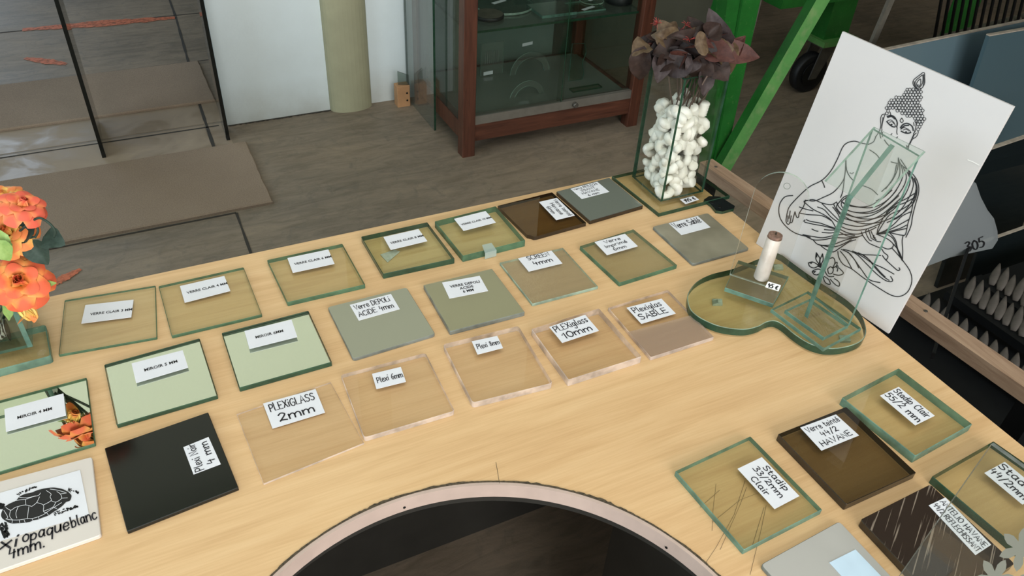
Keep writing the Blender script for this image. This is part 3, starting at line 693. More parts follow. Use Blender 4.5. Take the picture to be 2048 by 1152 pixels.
rs_ = S('acrylic_sample', 'half sanded acrylic square labelled Plexiglas SABLE', [(1215.6,615),(1336,579),(1429,674),(1301.6,715)], .005, 'g_acry', 'e_acry', [(1253,615.3),(1322.8,597.2),(1351.6,626.9),(1282.8,647.5)], ['Plexiglas', 'SABLE'], box=(.08,.1,.86,.82), rc=.002)
q = PX([(1256,664),(1384,630),(1427,673.5),(1302.5,713)], TZ+.0057); m = MB(); m.prism([V(p.x, p.y) for p in q], TZ+.0055, TZ+.0057); m.build('sanded_area', M['g_acrys'], rs_)
S('acrylic_sample', 'glossy black acrylic square with a white label reading Plexi Noir 4 mm', [(209,896),(416,824),(477,975),(254,1063)], .004, 'black', 'e_blk', [(387,948.8),(366.5,894.4),(417,873.8),(441.5,928.2)], ['Plexi Noir', '4 mm'], box=(.04,.1,.98,.86), rc=.001)
S('glass_sample', 'clear laminated glass square labelled Stadip Clair 55/2 mm', [(1684,795),(1797.5,736),(1945,848),(1831,912)], .011, 'g_clear', 'e_teal', [(1797.5,773.6),(1869.5,831.4),(1830.5,850.5),(1760,791.2)], ['Stadip Clair', '55/2 mm'], box=(.04,.08,.96,.82), rc=.001)
S('glass_sample', 'dark bronze laminated glass square labelled Verre teinté 44/2 HAVANE', [(1555.6,868),(1692.5,813),(1833,945),(1692.5,1009)], .009, 'g_hav2', 'e_brown', [(1600.6,855),(1671.9,828.7),(1718,870.7),(1643,901)], ['Verre teinté', '44/2', 'HAVANE'], box=(.06,.08,.94,.9))
S('glass_sample', 'clear laminated glass square labelled Stadip 33/2mm Clair', [(1350.5,942),(1501,872),(1645,1019),(1488,1100)], .007, 'g_clear', 'e_teal', [(1523.7,914.2),(1598.7,991.9),(1549.2,1018),(1475,937.5)], ['Stadip', '33/2mm', 'Clair'], box=(.1,.06,.9,.9), rc=.001)
S('glass_sample', 'clear laminated glass square labelled Stadip 44/2m, partly behind the upright pane', [(1864,952.5),(1987,882),(2175,1012),(2044,1104)], .010, 'g_clear', 'e_dark', [(2009.4,923.6),(2086,985.5),(2045,1009),(1968.9,945.7)], ['Stadip', '44/2mm'], box=(.02,.08,.92,.82), rc=.001)
S('glass_sample', 'dark streaky glass square labelled ANTELIO HAVANE 44/2 REFLECHISSANT', [(1720.6,1039),(1861,968),(2030,1127),(1886,1215)], .009, 'streak', 'e_brown', [(1891,994.9),(1982.4,1089.4),(1951,1110),(1857.5,1010.6)], ['ANTELIO HAVANE', '44/2 REFLECHISSANT'], box=(.03,.14,.98,.84), rc=.003)
S('mirror_sample', 'light grey glass square with a pale blue label, at the bottom edge of the picture', [(1521,1129),(1679,1042),(1838,1212),(1683,1310)], .004, 'g_tex', 'e_grey', [(1658.8,1125),(1711,1098.8),(1768,1158),(1715,1187)], None, silver='silver2', paper='bluelabel', rc=.004)
# loose small bits printed with the white acrylic sample: turtle drawing and handwriting
rw = S('acrylic_sample', 'white opaque acrylic piece with a black turtle drawing and handwriting', [(-85,985),(184,913),(202,1070),(-70,1165)], .004, 'whitep', 'whitep', rc=.003)
zt = TZ+.0046
q = PX([(-60,1003),(160,940),(178,1029),(-60,1100)], zt+.0002); m = MB(); m.prism([V(p.x, p.y) for p in q], zt, zt+.0003); tk = m.build('paper_label', M['paper'], rw)
def z7(pts): return [(p[0]/5.19, 930+p[1]/5.19) for p in pts]
def decal(parent, name, polys, mat, plane, lines=(), w=1.2):
    mb = MB()
    for p in polys:
        P = [plane(*a) for a in p]
        tri = mg.tessellate_polygon([P]); mb.add(P, [tuple(t3) for t3 in tri])
    for p in lines:
        pts, ww = (p, w) if not isinstance(p, tuple) else p
        ribbon(mb, pts, ww, lambda a, b: plane(a, b))
    return mb.build(name, mat, parent)
pl1 = lambda a, b: at(a, b, zt+.0006); pl2 = lambda a, b: at(a, b, zt+.0009)
shell = [(10,520),(25,470),(60,425),(110,395),(165,370),(200,330),(260,300),(330,285),(385,262),(450,245),(520,235),(575,235),(650,250),(700,275),(735,305),(742,330),(725,370),(690,382),(670,400),(640,430),(590,465),(530,505),(500,525),(430,550),(395,565),(340,575),(310,590),(250,600),(180,605),(110,605),(60,580),(25,555)]
rr = random.Random(11); dots = []
def dotpatch(x0_, y0_, x1_, y1_, w, n, s0, s1):
    for i in range(n):
        t_ = rr.random(); x = x0_+(x1_-x0_)*t_; y = y0_+(y1_-y0_)*t_; L = math.hypot(x1_-x0_, y1_-y0_)
        k = rr.uniform(-w, w)*(1-.4*t_); nx, ny = -(y1_-y0_)/L*k, (x1_-x0_)/L*k; sc = s0+(s1-s0)*t_
        a = math.atan2(y1_-y0_, x1_-x0_)
        dots.append([(x+nx+sc*1.5*math.cos(q_)*math.cos(a)-sc*math.sin(q_)*math.sin(a), y+ny+sc*1.5*math.cos(q_)*math.sin(a)+sc*math.sin(q_)*math.cos(a)) for q_ in [2*math.pi*j/7 for j in range(7)]])
dotpatch(180, 310, 370, 222, 14, 26, 5, 8); dotpatch(700, 255, 812, 285, 22, 26, 4, 8); dotpatch(560, 508, 800, 425, 20, 44, 5, 9)
dotpatch(20, 610, 70, 740, 46, 60, 9, 13); dotpatch(-120, 420, 40, 430, 40, 60, 9, 11)
decal(tk, 'turtle_drawing', [z7(crom(shell, 3, True))]+[z7(d) for d in dots], M['ink'], pl1)
cr = [[(60,440),(110,470),(150,445),(190,430),(265,415),(330,430)],[(165,370),(215,360),(270,355),(340,330),(400,315),(420,290)],[(265,355),(268,415)],[(300,430),(290,500),(285,560)],[(110,470),(100,530),(130,570)],[(190,430),(165,500),(175,550)],[(380,390),(450,415),(450,480),(480,495)],[(410,330),(380,390),(330,430)],[(450,415),(530,370),(520,330),(530,300),(480,265)],[(530,370),(580,385),(640,345),(625,300),(590,275)],[(450,480),(545,440),(580,385)],[(545,440),(590,450)],[(640,345),(700,340)],[(625,300),(690,290)],[(285,555),(340,555),(440,520),(500,480),(560,440),(640,390)],[(60,560),(120,570),(200,570),(285,555)],[(40,470),(80,540),(60,560)],[(200,335),(280,340),(370,320)],[(520,250),(600,262),(680,285)],[(200,572),(205,600)],[(250,570),(262,598)],[(330,556),(345,578)],[(400,538),(405,560)],[(480,490),(505,522)],[(130,572),(125,602)]]
decal(tk, 'shell_lines', [], M['paper'], pl2, [z7(crom(c_, 3)) for c_ in cr], .9)
def freehand(parent, text, a, b, hpx, mat='ink2', z=None, w=1.3, name='writing'):
    """text along the baseline from pixel a to pixel b"""
    st, tw = strokes(text); mb = MB(); A = at(*a, z); B = at(*b, z); d = (B-A)/tw; up = Vector((-d.y, d.x, 0)).normalized()*hpx/10
    if up.y < 0: up = -up
    sc = (d.length+hpx/10)/2
    for p in st:
        P = [(A+d*x+up*y) for x, y in p]
        ribbon(mb, [(v_.x, v_.y) for v_ in P], w*sc, lambda x, y: Vector((x, y, z)))
    return mb.build(name, M[mat], parent)
freehand(rw, 'Plexi', (-74, 1113), (34, 1092), .012, z=zt+.0006); freehand(rw, 'opaque', (45, 1085), (138, 1058), .0125, z=zt+.0006); freehand(rw, 'blanc', (145, 1056), (194, 1036), .0125, z=zt+.0006); freehand(rw, '4mm.', (18, 1118), (90, 1094), .0125, z=zt+.0006)
# ------------------------------------------------------------------ SMALL THINGS ON THE TABLE: cloud-shaped glass base and its displays
cl = [(1553.3,504.9),(1511,520),(1467.6,537),(1424,548),(1394.7,562.5),(1378,582.5),(1374.6,599),(1382,621),(1405.6,639),(1442,653.6),(1486,659),(1515,653.6),(1533,644.5),(1549.6,642),(1566,650),(1588,668),(1617,686.4),(1650,696.6),(1686,695.5),(1719,684.6),(1732,668),(1730,646),(1719,624.5),(1697,602.6),(1668,582.5),(1631.6,558.8),(1595,533),(1566,511)]
z0, z1 = TZ+.003, TZ+.013
cp = [V(p.x, p.y) for p in PX(cl, z1)]; cp = [V(*p[:2]) for p in crom([tuple(p) for p in cp[1:]], 5)]+[cp[0]]
r = empty('shaped_glass_slab', (sum(p.x for p in cp)/len(cp), sum(p.y for p in cp)/len(cp), TZ), 'large peanut-shaped clear glass base with thick dark green edge, under the two glass stands', 'glass base')
m = MB(); solid(m, cp, z0, z1-.0004, 0, 1); m.build('base_glass', [M['g_thick'], M['e_dark']], r)
m = MB(); ic = inset_ccw(cp, .0010); oc = cp if ic and True else cp
m = MB()
n_ = len(cp); cc = cp
if sum(cc[i].x*cc[(i+1) % n_].y-cc[(i+1) % n_].x*cc[i].y for i in range(n_)) < 0: cc = cc[::-1]
ii = inset(cc, .0010)
m.add([(p.x, p.y, z1-.0009) for p in cc]+[(p.x, p.y, z1) for p in ii], [(i, (i+1) % n_, n_+(i+1) % n_, n_+i) for i in range(n_)])
m.build('polished_rim', M['e_pale'], r)
for px_, py_ in ((1435, 603), (1557, 533), (1690, 676)):
    c = at(px_, py_, TZ+.003); m = MB(); a = .3
    P = [V(c.x+.0095*math.cos(a+k*math.pi/2), c.y+.0075*math.sin(a+k*math.pi/2)) for k in range(4)]
    m.prism(P, TZ+.0002, TZ+.003); m.build('pad', M['cork'], r)
# arched candle holder
zb = z1+.0003
bq = PX([(1477,520),(1578,553),(1547,608),(1450,575)], zb+.006)
bc = sum(bq, Vector())/4
r = empty('candle_holder', (bc.x, bc.y, zb), 'arched clear glass candle holder with a price sticker, left on the glass base', 'candle holder')
m = MB(); m.prism([V(p.x, p.y) for p in bq], zb, zb+.006, 0, 1, .0005); m.build('base_plate', [glassy('etched_glass', (.84, .82, .76), .22, '8C8468', 1.0, .2), M['e_teal']], r)
# upright arch pane standing across the plate
pa = at(1459, 550, zb+.0062); pb = at(1558, 582, zb+.0062)
wv = (pb-pa); W_ = wv.length; wd_ = wv/W_; back = Vector((-wd_.y, wd_.x, 0)); back = back if back.x > 0 else -back
upv = (Vector((0, 0, 1))+back*.10).normalized(); pn = wd_.cross(upv).normalized(); pn = pn if pn.x < 0 else -pn
topc = atP(1570, 346, pa, pn); Ht = (topc-pa).dot(upv)
hw = W_/2; pts = [pa, pb]
for i in range(19):
    a = math.pi*i/18; pts.append(pa+wd_*(hw+hw*math.cos(a))+upv*(Ht-hw+hw*math.sin(a)))
m = MB(); m.slab(pts, -pn*.0045, 0, 1); m.build('arch_pane', [M['g_acry'], M['e_white']], r)
hc = atP(1574, 372, pa, pn)
m = MB(); N_ = 24; u1 = wd_; u2 = upv; ring = [hc+(u1*math.cos(2*math.pi*i/N_)+u2*math.sin(2*math.pi*i/N_))*k+pn*.0003 for k in (.0042, .0034) for i in range(N_)]
m.add(ring, [(i, (i+1) % N_, N_+(i+1) % N_, N_+i) for i in range(N_)]); m.build('hole', M['e_grey'], r)
q = [at(1536,570,zb+.0092), at(1562,577,zb+.0092), at(1558,587.5,zb+.0092), at(1530,580,zb+.0092)]
o_ = atP(1536,569.5,pa+pn*.0006,pn); q = [atP(x, y, pa+pn*.0006, pn) for x, y in ((1536,563),(1562,570.5),(1557,583),(1530,575))]
m = MB(); m.slab(roundq(q, .001, 3), -pn*.0003); ps_ = m.build('price_sticker', M['price'], r)
def fnq(q, off):
    def f(u, v): return (q[0]*(1-u)+q[1]*u)*(1-v)+(q[3]*(1-u)+q[2]*u)*v+off
    return f
def write_on(parent, q, off, text, box, w, ink='ink', name='writing'):
    st, tw = strokes(text); mb = MB(); f = fnq(q, off); u0, v0, u1, v1 = box
    for p in st: ribbon(mb, [(u0+(u1-u0)*x/tw, v1-(v1-v0)*y/10) for x, y in p], w, f)
    return mb.build(name, M[ink], parent)
write_on(ps_, q, pn*.0004, '45 €', (.14,.2,.86,.8), .09)
# white candle standing behind the arch pane
cb = at(1517, 566, zb+.0065); ct = atP(1549, 478, cb, _F)
cb2 = cb+back*.012; ax = (Vector((0, 0, 1))+back*.08+wd_*.02).normalized()
r = empty('candle', cb2, 'short white candle with a burnt top, standing in the arched glass holder', 'candle')
hh = .066
m = MB(); m.tube([cb2+Vector((0, 0, .0003)), cb2+Vector((0, 0, .0013))+ax*0, cb2+ax*(hh-.003), cb2+ax*hh], [.0085, .0095, .0092, .0085], 24); m.build('wax', M['wax'], r)
m = MB(); m.tube([cb2+ax*(hh-.004), cb2+ax*(hh+.0008)], [.0094, .0088], 24); m.build('burnt_rim', M['burnt'], r)
m = MB(); m.tube([cb2+ax*hh, cb2+ax*(hh+.004)], .0012, 6); m.build('wick', M['blackm'], r)
# lectern shaped glass stand
zb2 = z1+.0003
B1 = PX([(1542,618),(1648,697),(1723,656)], zb2+.005); B1.append(B1[0]+B1[2]-B1[1])
B2 = PX([(1570,620),(1648,675),(1698,650)], zb2+.0105); B2.append(B2[0]+B2[2]-B2[1])
bc = sum(B1, Vector())/4
r = empty('glass_lectern', (bc.x, bc.y, zb2), 'clear glass lectern-shaped stand with sloping top, in front of the white board', 'display stand')
m = MB(); m.prism([V(p.x, p.y) for p in B1], zb2, zb2+.005, 0, 1, .0005); m.build('base_plate', [M['g_acry'], M['e_teal']], r)
m = MB(); m.prism([V(p.x, p.y) for p in B2], zb2+.0053, zb2+.0105, 0, 1, .0005); m.build('base_plate', [M['g_acry'], M['e_teal']], r)
zs = zb2+.0108
L0 = at(1622, 590, zs); R0 = at(1695, 652, zs); e = (R0-L0).normalized(); nb = Vector((e.y, -e.x, 0)); nb = nb if nb.x < 0 else -nb   # towards the viewer's left
TLp = atP(1745, 265, L0, nb); TRp = atP(1845, 312, L0, nb); zt2 = (TLp.z+TRp.z)/2
m = MB(); m.slab([L0, R0, Vector((R0.x, R0.y, zt2)), Vector((L0.x, L0.y, zt2))], -nb*.0035, 0, 1); m.build('back_pane', [M['g_acry'], M['e_teal']], r)
W0 = at(1618, 640, zs); mid = (L0+R0)/2; dep = (W0-mid).dot(nb); dep = max(.02, dep)
Kb = atP(1697, 397, mid, e); zk = Kb.z
web = [mid+nb*.0005, mid+nb*dep, V(mid.x+nb.x*dep, mid.y+nb.y*dep, zk), V(mid.x+nb.x*.0005, mid.y+nb.y*.0005, zt2-.003)]
m = MB(); m.slab([p-e*.003 for p in web], e*.006, 0, 1); m.mi[2] = 0; m.mi[5] = 0; m.build('web_pane', [M['g_acry'], M['e_teal']], r)
# sloping plate
sn = (web[3]-web[2]); sl = sn.normalized(); pnn = e.cross(sl).normalized(); pnn = pnn if pnn.z > 0 else -pnn
org = web[2]+pnn*.0025
Q = [atP(x, y, org, pnn) for x, y in ((1652, 364), (1748, 416), (1851, 304), (1751, 256))]
m = MB(); m.slab([p+pnn*.004 for p in Q], -pnn*.004, 0, 1); m.build('sloping_top', [M['g_grimy'], M['e_pale']], r)
# ------------------------------------------------------------------ white board with line drawing, leaning
BL = at(1512, 487, TZ+.0005); BR = at(1776, 667, TZ+.0005); bx = (BR-BL); bw_ = bx.length; bx.normalize()
bn0 = Vector((-bx.y, bx.x, 0)); bn0 = bn0 if bn0.x > 0 else -bn0
lean = math.radians(9); by = (bn0*math.sin(lean)+Vector((0, 0, 1))*math.cos(lean)).normalized(); bz = bx.cross(by).normalized(); bz = bz if bz.x < 0 else -bz
TLb = atP(1685, 63, BL, bz); TRb = atP(2027, 213, BL, bz)
r = empty('drawing_board', (BL+BR)/2, 'white board with a black line drawing of a seated buddha, leaning at the table edge', 'board')
m = MB(); m.slab([BL, BR, TRb, TLb], -bz*.004); m.build('board_panel', M['board'], r)
# (the drawing is added below)
BOARD = (r, BL, bz)
# ------------------------------------------------------------------ tall vase with foam chips and dried leaves
zv = TZ+.0004
vp = PX([(1224,352),(1318,427),(1460,391)], zv+.006); vp.append(vp[0]+vp[2]-vp[1])
vp[2].x = min(vp[2].x, .79)
r = empty('square_vase', (.707, .838, zv), 'tall square glass vase on a glass foot, full of white foam chips and dried leaves', 'vase')
m = MB(); m.prism([V(p.x, p.y) for p in vp], zv, zv+.006, 0, 1, .0006); m.build('foot_plate', [M['g_clear'], M['e_dark']], r)
vx0, vx1, vy0, vy1, vz0, vz1 = .667, .746, .798, .877, zv+.0065, .954
th = .004
m = MB(); m.box((vx0, vy0, vz0), (vx1, vy1, vz0+.004)); m.build('base_pane', [M['g_clear']], r)
for nm, lo, hi in (('side_pane', (vx0, vy0, vz0+.0042), (vx0+th, vy1, vz1)), ('side_pane', (vx1-th, vy0, vz0+.0042), (vx1, vy1, vz1)),
                   ('side_pane', (vx0+th, vy0, vz0+.0042), (vx1-th, vy0+th, vz1)), ('side_pane', (vx0+th, vy1-th, vz0+.0042), (vx1-th, vy1, vz1))):
    m = MB(); m.box(lo, hi)
    ax_ = 0 if hi[0]-lo[0] < .01 else 1
    m.mi = [1, 1] + ([1, 0, 1, 0] if ax_ == 0 else [0, 1, 0, 1])
    m.build(nm, [M['g_vase'], M['e_dark']], r)
q = PX([(1360,399),(1387,391),(1398,399),(1371,408)], zv+.0064); m = MB(); m.prism([V(p.x, p.y) for p in q], zv+.0061, zv+.0064); pt = m.build('price_tag', M['paper'], r)
write_on(pt, q, V(0, 0, .0004), '145 €', (.14,.25,.86,.8), .07)
# foam chips
def chip(kind, rr):
    m = MB()
    if kind == 0:    # C shaped
        P = [(.0085*math.cos(a), .0085*math.sin(a), .001*math.sin(3*a)) for a in [math.radians(-20+i*24) for i in range(10)]]
        m.tube(P, [.0035, .0046, .005, .0052, .0052, .0052, .0052, .005, .0046, .0035], 8)
    elif kind == 1:  # S shaped
        P = [(-.012+.0024*i, .0055*math.sin(i*.65), .0012*math.cos(i)) for i in range(11)]
        m.tube(P, [.0035, .0052, .0058, .006, .0058, .0056, .0058, .006, .0058, .0052, .0035], 8)
    else:            # short ribbed cup
        P = [(-.009+.0018*i, 0, 0) for i in range(11)]
        m.tube(P, [.0055 if i in (0, 10) else (.0072 if i % 2 else .0064) for i in range(11)], 10)
    return m
protos = [chip(k, random) for k in range(3)]
FG = 'white foam chips filling the tall square vase'
meshes = []
for k in range(3):
    pm = protos[k]; me = bpy.data.meshes.new('foam_chip'); me.from_pydata([tuple(p) for p in pm.v], [], pm.f); me.materials.append(M['foam'])
    me.polygons.foreach_set('use_smooth', [True]*len(pm.f)); me.update(); meshes.append(me)
first = [None]*3; rr = random.Random(21)
ix0, ix1, iy0, iy1 = vx0+th+.0135, vx1-th-.0135, vy0+th+.0135, vy1-th-.0135
lay = 0; z = vz0+.0155
while z < .903:
    for i in range(4):
        for j in range(4):
            if 0 < i < 3 and 0 < j < 3 and z < .87: continue
            k = rr.choice((0, 0, 1, 2, 2)); x = ix0+(ix1-ix0)*i/3+rr.uniform(-.003, .003); y = iy0+(iy1-iy0)*j/3+rr.uniform(-.003, .003)
            x = min(max(x, ix0), ix1); y = min(max(y, iy0), iy1)
            zz = z+rr.uniform(-.004, .004)
            if z > .893 and rr.random() < .35: continue
            if first[k] is None: o = bpy.data.objects.new('foam_chip', meshes[k]); first[k] = o
            else: o = first[k].copy()
            o.name = 'foam_chip'; COL.objects.link(o); o.location = (x, y, zz); o.rotation_euler = (rr.uniform(0, 6.28), rr.uniform(0, 6.28), rr.uniform(0, 6.28))
            if min(i, j) > 0 and i < 3 and j < 3: pass
            s_ = rr.uniform(1.05, 1.3); o.scale = (s_, s_, s_)
            tag(o, 'curled white foam packing chip in the tall square vase', 'foam chip', FG)
    z += .0148; lay += 1
# dried leaves
def leafmesh(mb, c, direction, normal, L, W, curl=.3, fold=.25, mi=0, tip=1.0):
    """leaf blade: c = base, direction = towards the tip"""
    d = Vector(direction).normalized(); n = Vector(normal); n = (n-d*n.dot(d)).normalized(); s = d.cross(n)
    nu, nv = 9, 6; P = []
    for i in range(nu+1):
        t_ = i/nu; w = W*.5*(math.sin(math.pi*min(1, t_**.8))**.75)*(1-.25*t_*tip) if 0 < t_ < 1 else .0006
        ang = curl*t_*t_*2; pos = Vector(c)+d*(L*(t_ if abs(curl) < .01 else math.sin(ang*1.0)/(ang) * t_ if ang else t_))+n*(-L*t_*math.sin(ang/2)*.9)
        for j in range(nv+1):
            v_ = (j/nv-.5)*2; wob = .06*W*math.sin(5*t_*math.pi+v_*3)
            P.append(pos+s*(w*v_)+n*(w*abs(v_)*fold*1.6+wob*abs(v_)*.6))
    base = len(mb.v)
    mb.add(P, [(i*(nv+1)+j, i*(nv+1)+j+1, (i+1)*(nv+1)+j+1, (i+1)*(nv+1)+j) for i in range(nu) for j in range(nv)], mi, True)
vc = V(.707, .838, .955)
r = empty('dried_leaf_bouquet', (.707, .838, .90), 'bunch of dried brown and mauve leaves with red filaments, in the tall square vase', 'bouquet')
LV = [ # tip px, base px, depth offset towards viewer, width, material, facing
 ((1452,148),(1432,80),(.0),.055,'leaf_tan'),
 ((1400,115),(1372,60),(.01),.050,'leaf_tan'),((1430,38),(1430,98),(.0),.047,'leaf_purple'),((1350,75),(1326,55),(.01),.030,'leaf_tan'),
 ((1325,48),(1340,90),(.02),.038,'leaf_tan'),((1268,102),(1300,92),(.02),.040,'leaf_tan'),((1275,160),(1288,92),(.03),.036,'leaf_brown'),
 ((1283,82),(1315,100),(.0),.040,'leaf_dark'),((1320,157),(1325,105),(.035),.034,'leaf_purple'),((1335,148),(1383,110),(.06),.044,'leaf_purple'),
 ((1318,98),(1360,100),(.03),.040,'leaf_brown'),((1305,70),(1345,98),(-.01),.036,'leaf_brown'),((1370,80),(1350,110),(.02),.034,'leaf_dark'),
 ((1378,155),(1418,112),(.05),.040,'leaf_brown'),((1412,185),(1408,138),(.05),.034,'leaf_purple'),((1455,155),(1425,125),(.045),.036,'leaf_brown'),
 ((1462,112),(1400,92),(.03),.040,'leaf_red'),((1510,112),(1430,98),(.02),.036,'leaf_red'),((1485,78),(1455,110),(.0),.030,'leaf_red'),
 ((1415,78),(1370,92),(.03),.030,'leaf_red'),((1400,110),(1360,90),(.035),.030,'leaf_dark'),((1430,120),(1400,95),(.045),.034,'leaf_dark'),
 ((1450,60),(1420,90),(-.02),.042,'leaf_purple'),((1385,40),(1395,95),(-.02),.044,'leaf_brown'),((1358,60),(1375,100),(-.01),.034,'leaf_purple'),
 ((1300,120),(1340,95),(.02),.036,'leaf_dark'),((1345,130),(1365,95),(.04),.036,'leaf_dark'),((1470,130),(1420,110),(.03),.036,'leaf_dark'),
 ((1395,140),(1385,95),(.03),.034,'leaf_dark'),((1290,125),(1310,85),(.01),.03,'leaf_red'),((1280,150),(1300,110),(.015),.026,'leaf_red'),
 ((1440,85),(1410,105),(.01),.04,'leaf_dark'),((1340,105),(1370,85),(.0),.04,'leaf_dark'),((1430,140),(1400,120),(.03),.03,'leaf_brown'),
 ((1295,98),(1330,85),(-.01),.032,'leaf_purple'),((1475,95),(1440,85),(-.015),.036,'leaf_brown')]
rr = random.Random(4)
FH = Vector((_F.x, _F.y, 0)).normalized()
for tip, base, off, W_, mt in LV:
    o1 = vc-FH*off*.8; a = atP(*tip, o1+FH*rr.uniform(-.012, .012), FH); b = atP(*base, o1+FH*.012, FH)
    m = MB(); nn = (-_F+Vector((rr.uniform(-.5, .5), rr.uniform(-.5, .5), rr.uniform(0, .7)))).normalized()
    leafmesh(m, b, a-b, nn, (a-b).length*1.15, W_*1.0, rr.uniform(.05, .5), rr.uniform(.1, .55))
    o = m.build('leaf', M[mt], r)
rr = random.Random(14)
for i in range(34):
    a_ = rr.uniform(0, 6.28); q_ = rr.uniform(.2, 1); cpx = 1375+62*q_*math.cos(a_); cpy = 95+34*q_*math.sin(a_); L_ = rr.uniform(28, 46)
    d_ = a_+rr.uniform(-1.2, 1.2); o1 = vc-FH*rr.uniform(-.03, .045)
    b = atP(cpx, cpy, o1, FH); a = atP(cpx+L_*math.cos(d_), cpy+L_*.8*math.sin(d_), o1+FH*rr.uniform(-.02, .02), FH)
    m = MB(); leafmesh(m, b, a-b, -_F+Vector((rr.uniform(-.9, .9), rr.uniform(-.9, .9), rr.uniform(-.2, .9))), (a-b).length, rr.uniform(.024, .036), rr.uniform(.1, 1.1), rr.uniform(.2, .9))
    m.build('leaf', M[rr.choice(('leaf_dark', 'leaf_dark', 'leaf_brown', 'leaf_purple', 'leaf_red', 'leaf_brown', 'leaf_tan'))], r)
rr = random.Random(9)
for i in range(16):
    x = rr.uniform(.69, .725); y = rr.uniform(.82, .85)
    a = Vector((x, y, rr.uniform(.86, .885))); b = Vector((x+rr.uniform(-.03, .03), y+rr.uniform(-.03, .03), rr.uniform(.955, .985)))
    c_ = (a+b)/2+Vector((rr.uniform(-.006, .006), rr.uniform(-.006, .006), 0))
    m = MB(); m.tube([a, c_, b], [.001, .0013, .0011], 6); m.build('stem', M['twig'], r)
for px_, py_, n_, off in ((1315, 48, 26, .0), (1378, 80, 16, .04), (1372, 50, 12, .0)):
    c_ = atP(px_, py_, vc-FH*off, FH); m = MB()
    for i in range(n_):
        d = Vector((rr.uniform(-1, 1), rr.uniform(-1, 1), rr.uniform(-.6, 1))).normalized()*rr.uniform(.005, .011)
        m.tube([c_, c_+d*.5+Vector((rr.uniform(-.001, .001), rr.uniform(-.001, .001), .001)), c_+d], .00035, 4)
    o = m.build('filament_tuft', M['red_fil'], r)
# small broken glass corner with two bolt holes beside the vase
cq = PX([(1398,398),(1432,420),(1462,414),(1468,402),(1448,387),(1420,390)], TZ+.0065)
cq = [at(x, y, TZ+.005) for x, y in ((1408,399),(1422,409),(1432,421),(1445,423),(1468,417),(1470,412),(1440,393),(1418,392))]
m = MB(); m.prism([V(p.x, p.y) for p in cq], TZ+.0004, TZ+.005, 0, 1)
r = empty('glass_offcut', cq[0], 'small dark glass offcut with two drilled holes, at the table corner beside the vase foot', 'glass offcut')
m.build('pane', [M['g_dark'], M['e_dark']], r)
for x, y in ((1425, 405), (1439, 413)):
    c_ = at(x, y, TZ+.0052); m = MB(); m.cyl((c_.x, c_.y, TZ+.0045), .0032, .0008, 14); m.build('hole', M['e_blk'], r)
# ------------------------------------------------------------------ rose arrangement at the left edge
zf = TZ+.0004
r = empty('rose_vase', (-.2, .84, zf), 'low clear glass vase on a thick glass foot, holding orange roses at the left edge', 'vase')
A_ = at(102, 712, zf+.010); B_ = at(91, 648, zf+.010); C_ = at(-120, 770, zf+.010); D_ = B_+C_-A_
m = MB(); m.prism(roundq([V(p.x, p.y) for p in (A_, B_, D_, C_)], .004, 4), zf, zf+.010, 0, 1, .001); m.build('foot_plate', [M['g_clear'], M['e_teal']], r)
for px_, py_ in ((84, 706), (73, 653)):
    c_ = at(px_, py_, zf+.0105); m = MB(); m.cyl((c_.x, c_.y, zf+.0101), .0048, .002, 18, 0, (0, 0, 1), .0006); m.build('bumper', M['g_acry'], r)
fr_ = at(66, 693, zf+.0105); vx, vy = fr_.x, fr_.y; w_ = .10; hv = .075
for nm, lo, hi, k in (('side_pane', (vx-.005, vy, 0), (vx, vy+w_, 0), 0), ('side_pane', (vx-w_, vy, 0), (vx-.005, vy+.005, 0), 1), ('side_pane', (vx-w_, vy+w_-.005, 0), (vx-.005, vy+w_, 0), 1)):
    m = MB(); m.box((lo[0], lo[1], zf+.0105), (hi[0], hi[1], zf+.0105+hv)); m.mi = [1, 1]+([1, 0, 1, 0] if k == 0 else [0, 1, 0, 1]); m.build(nm, [M['g_clear'], M['e_teal']], r)
m = MB(); m.box((vx-w_, vy+.005, zf+.0105), (vx-.005, vy+w_-.005, zf+.0145)); m.build('base_pane', M['g_smoke'], r)
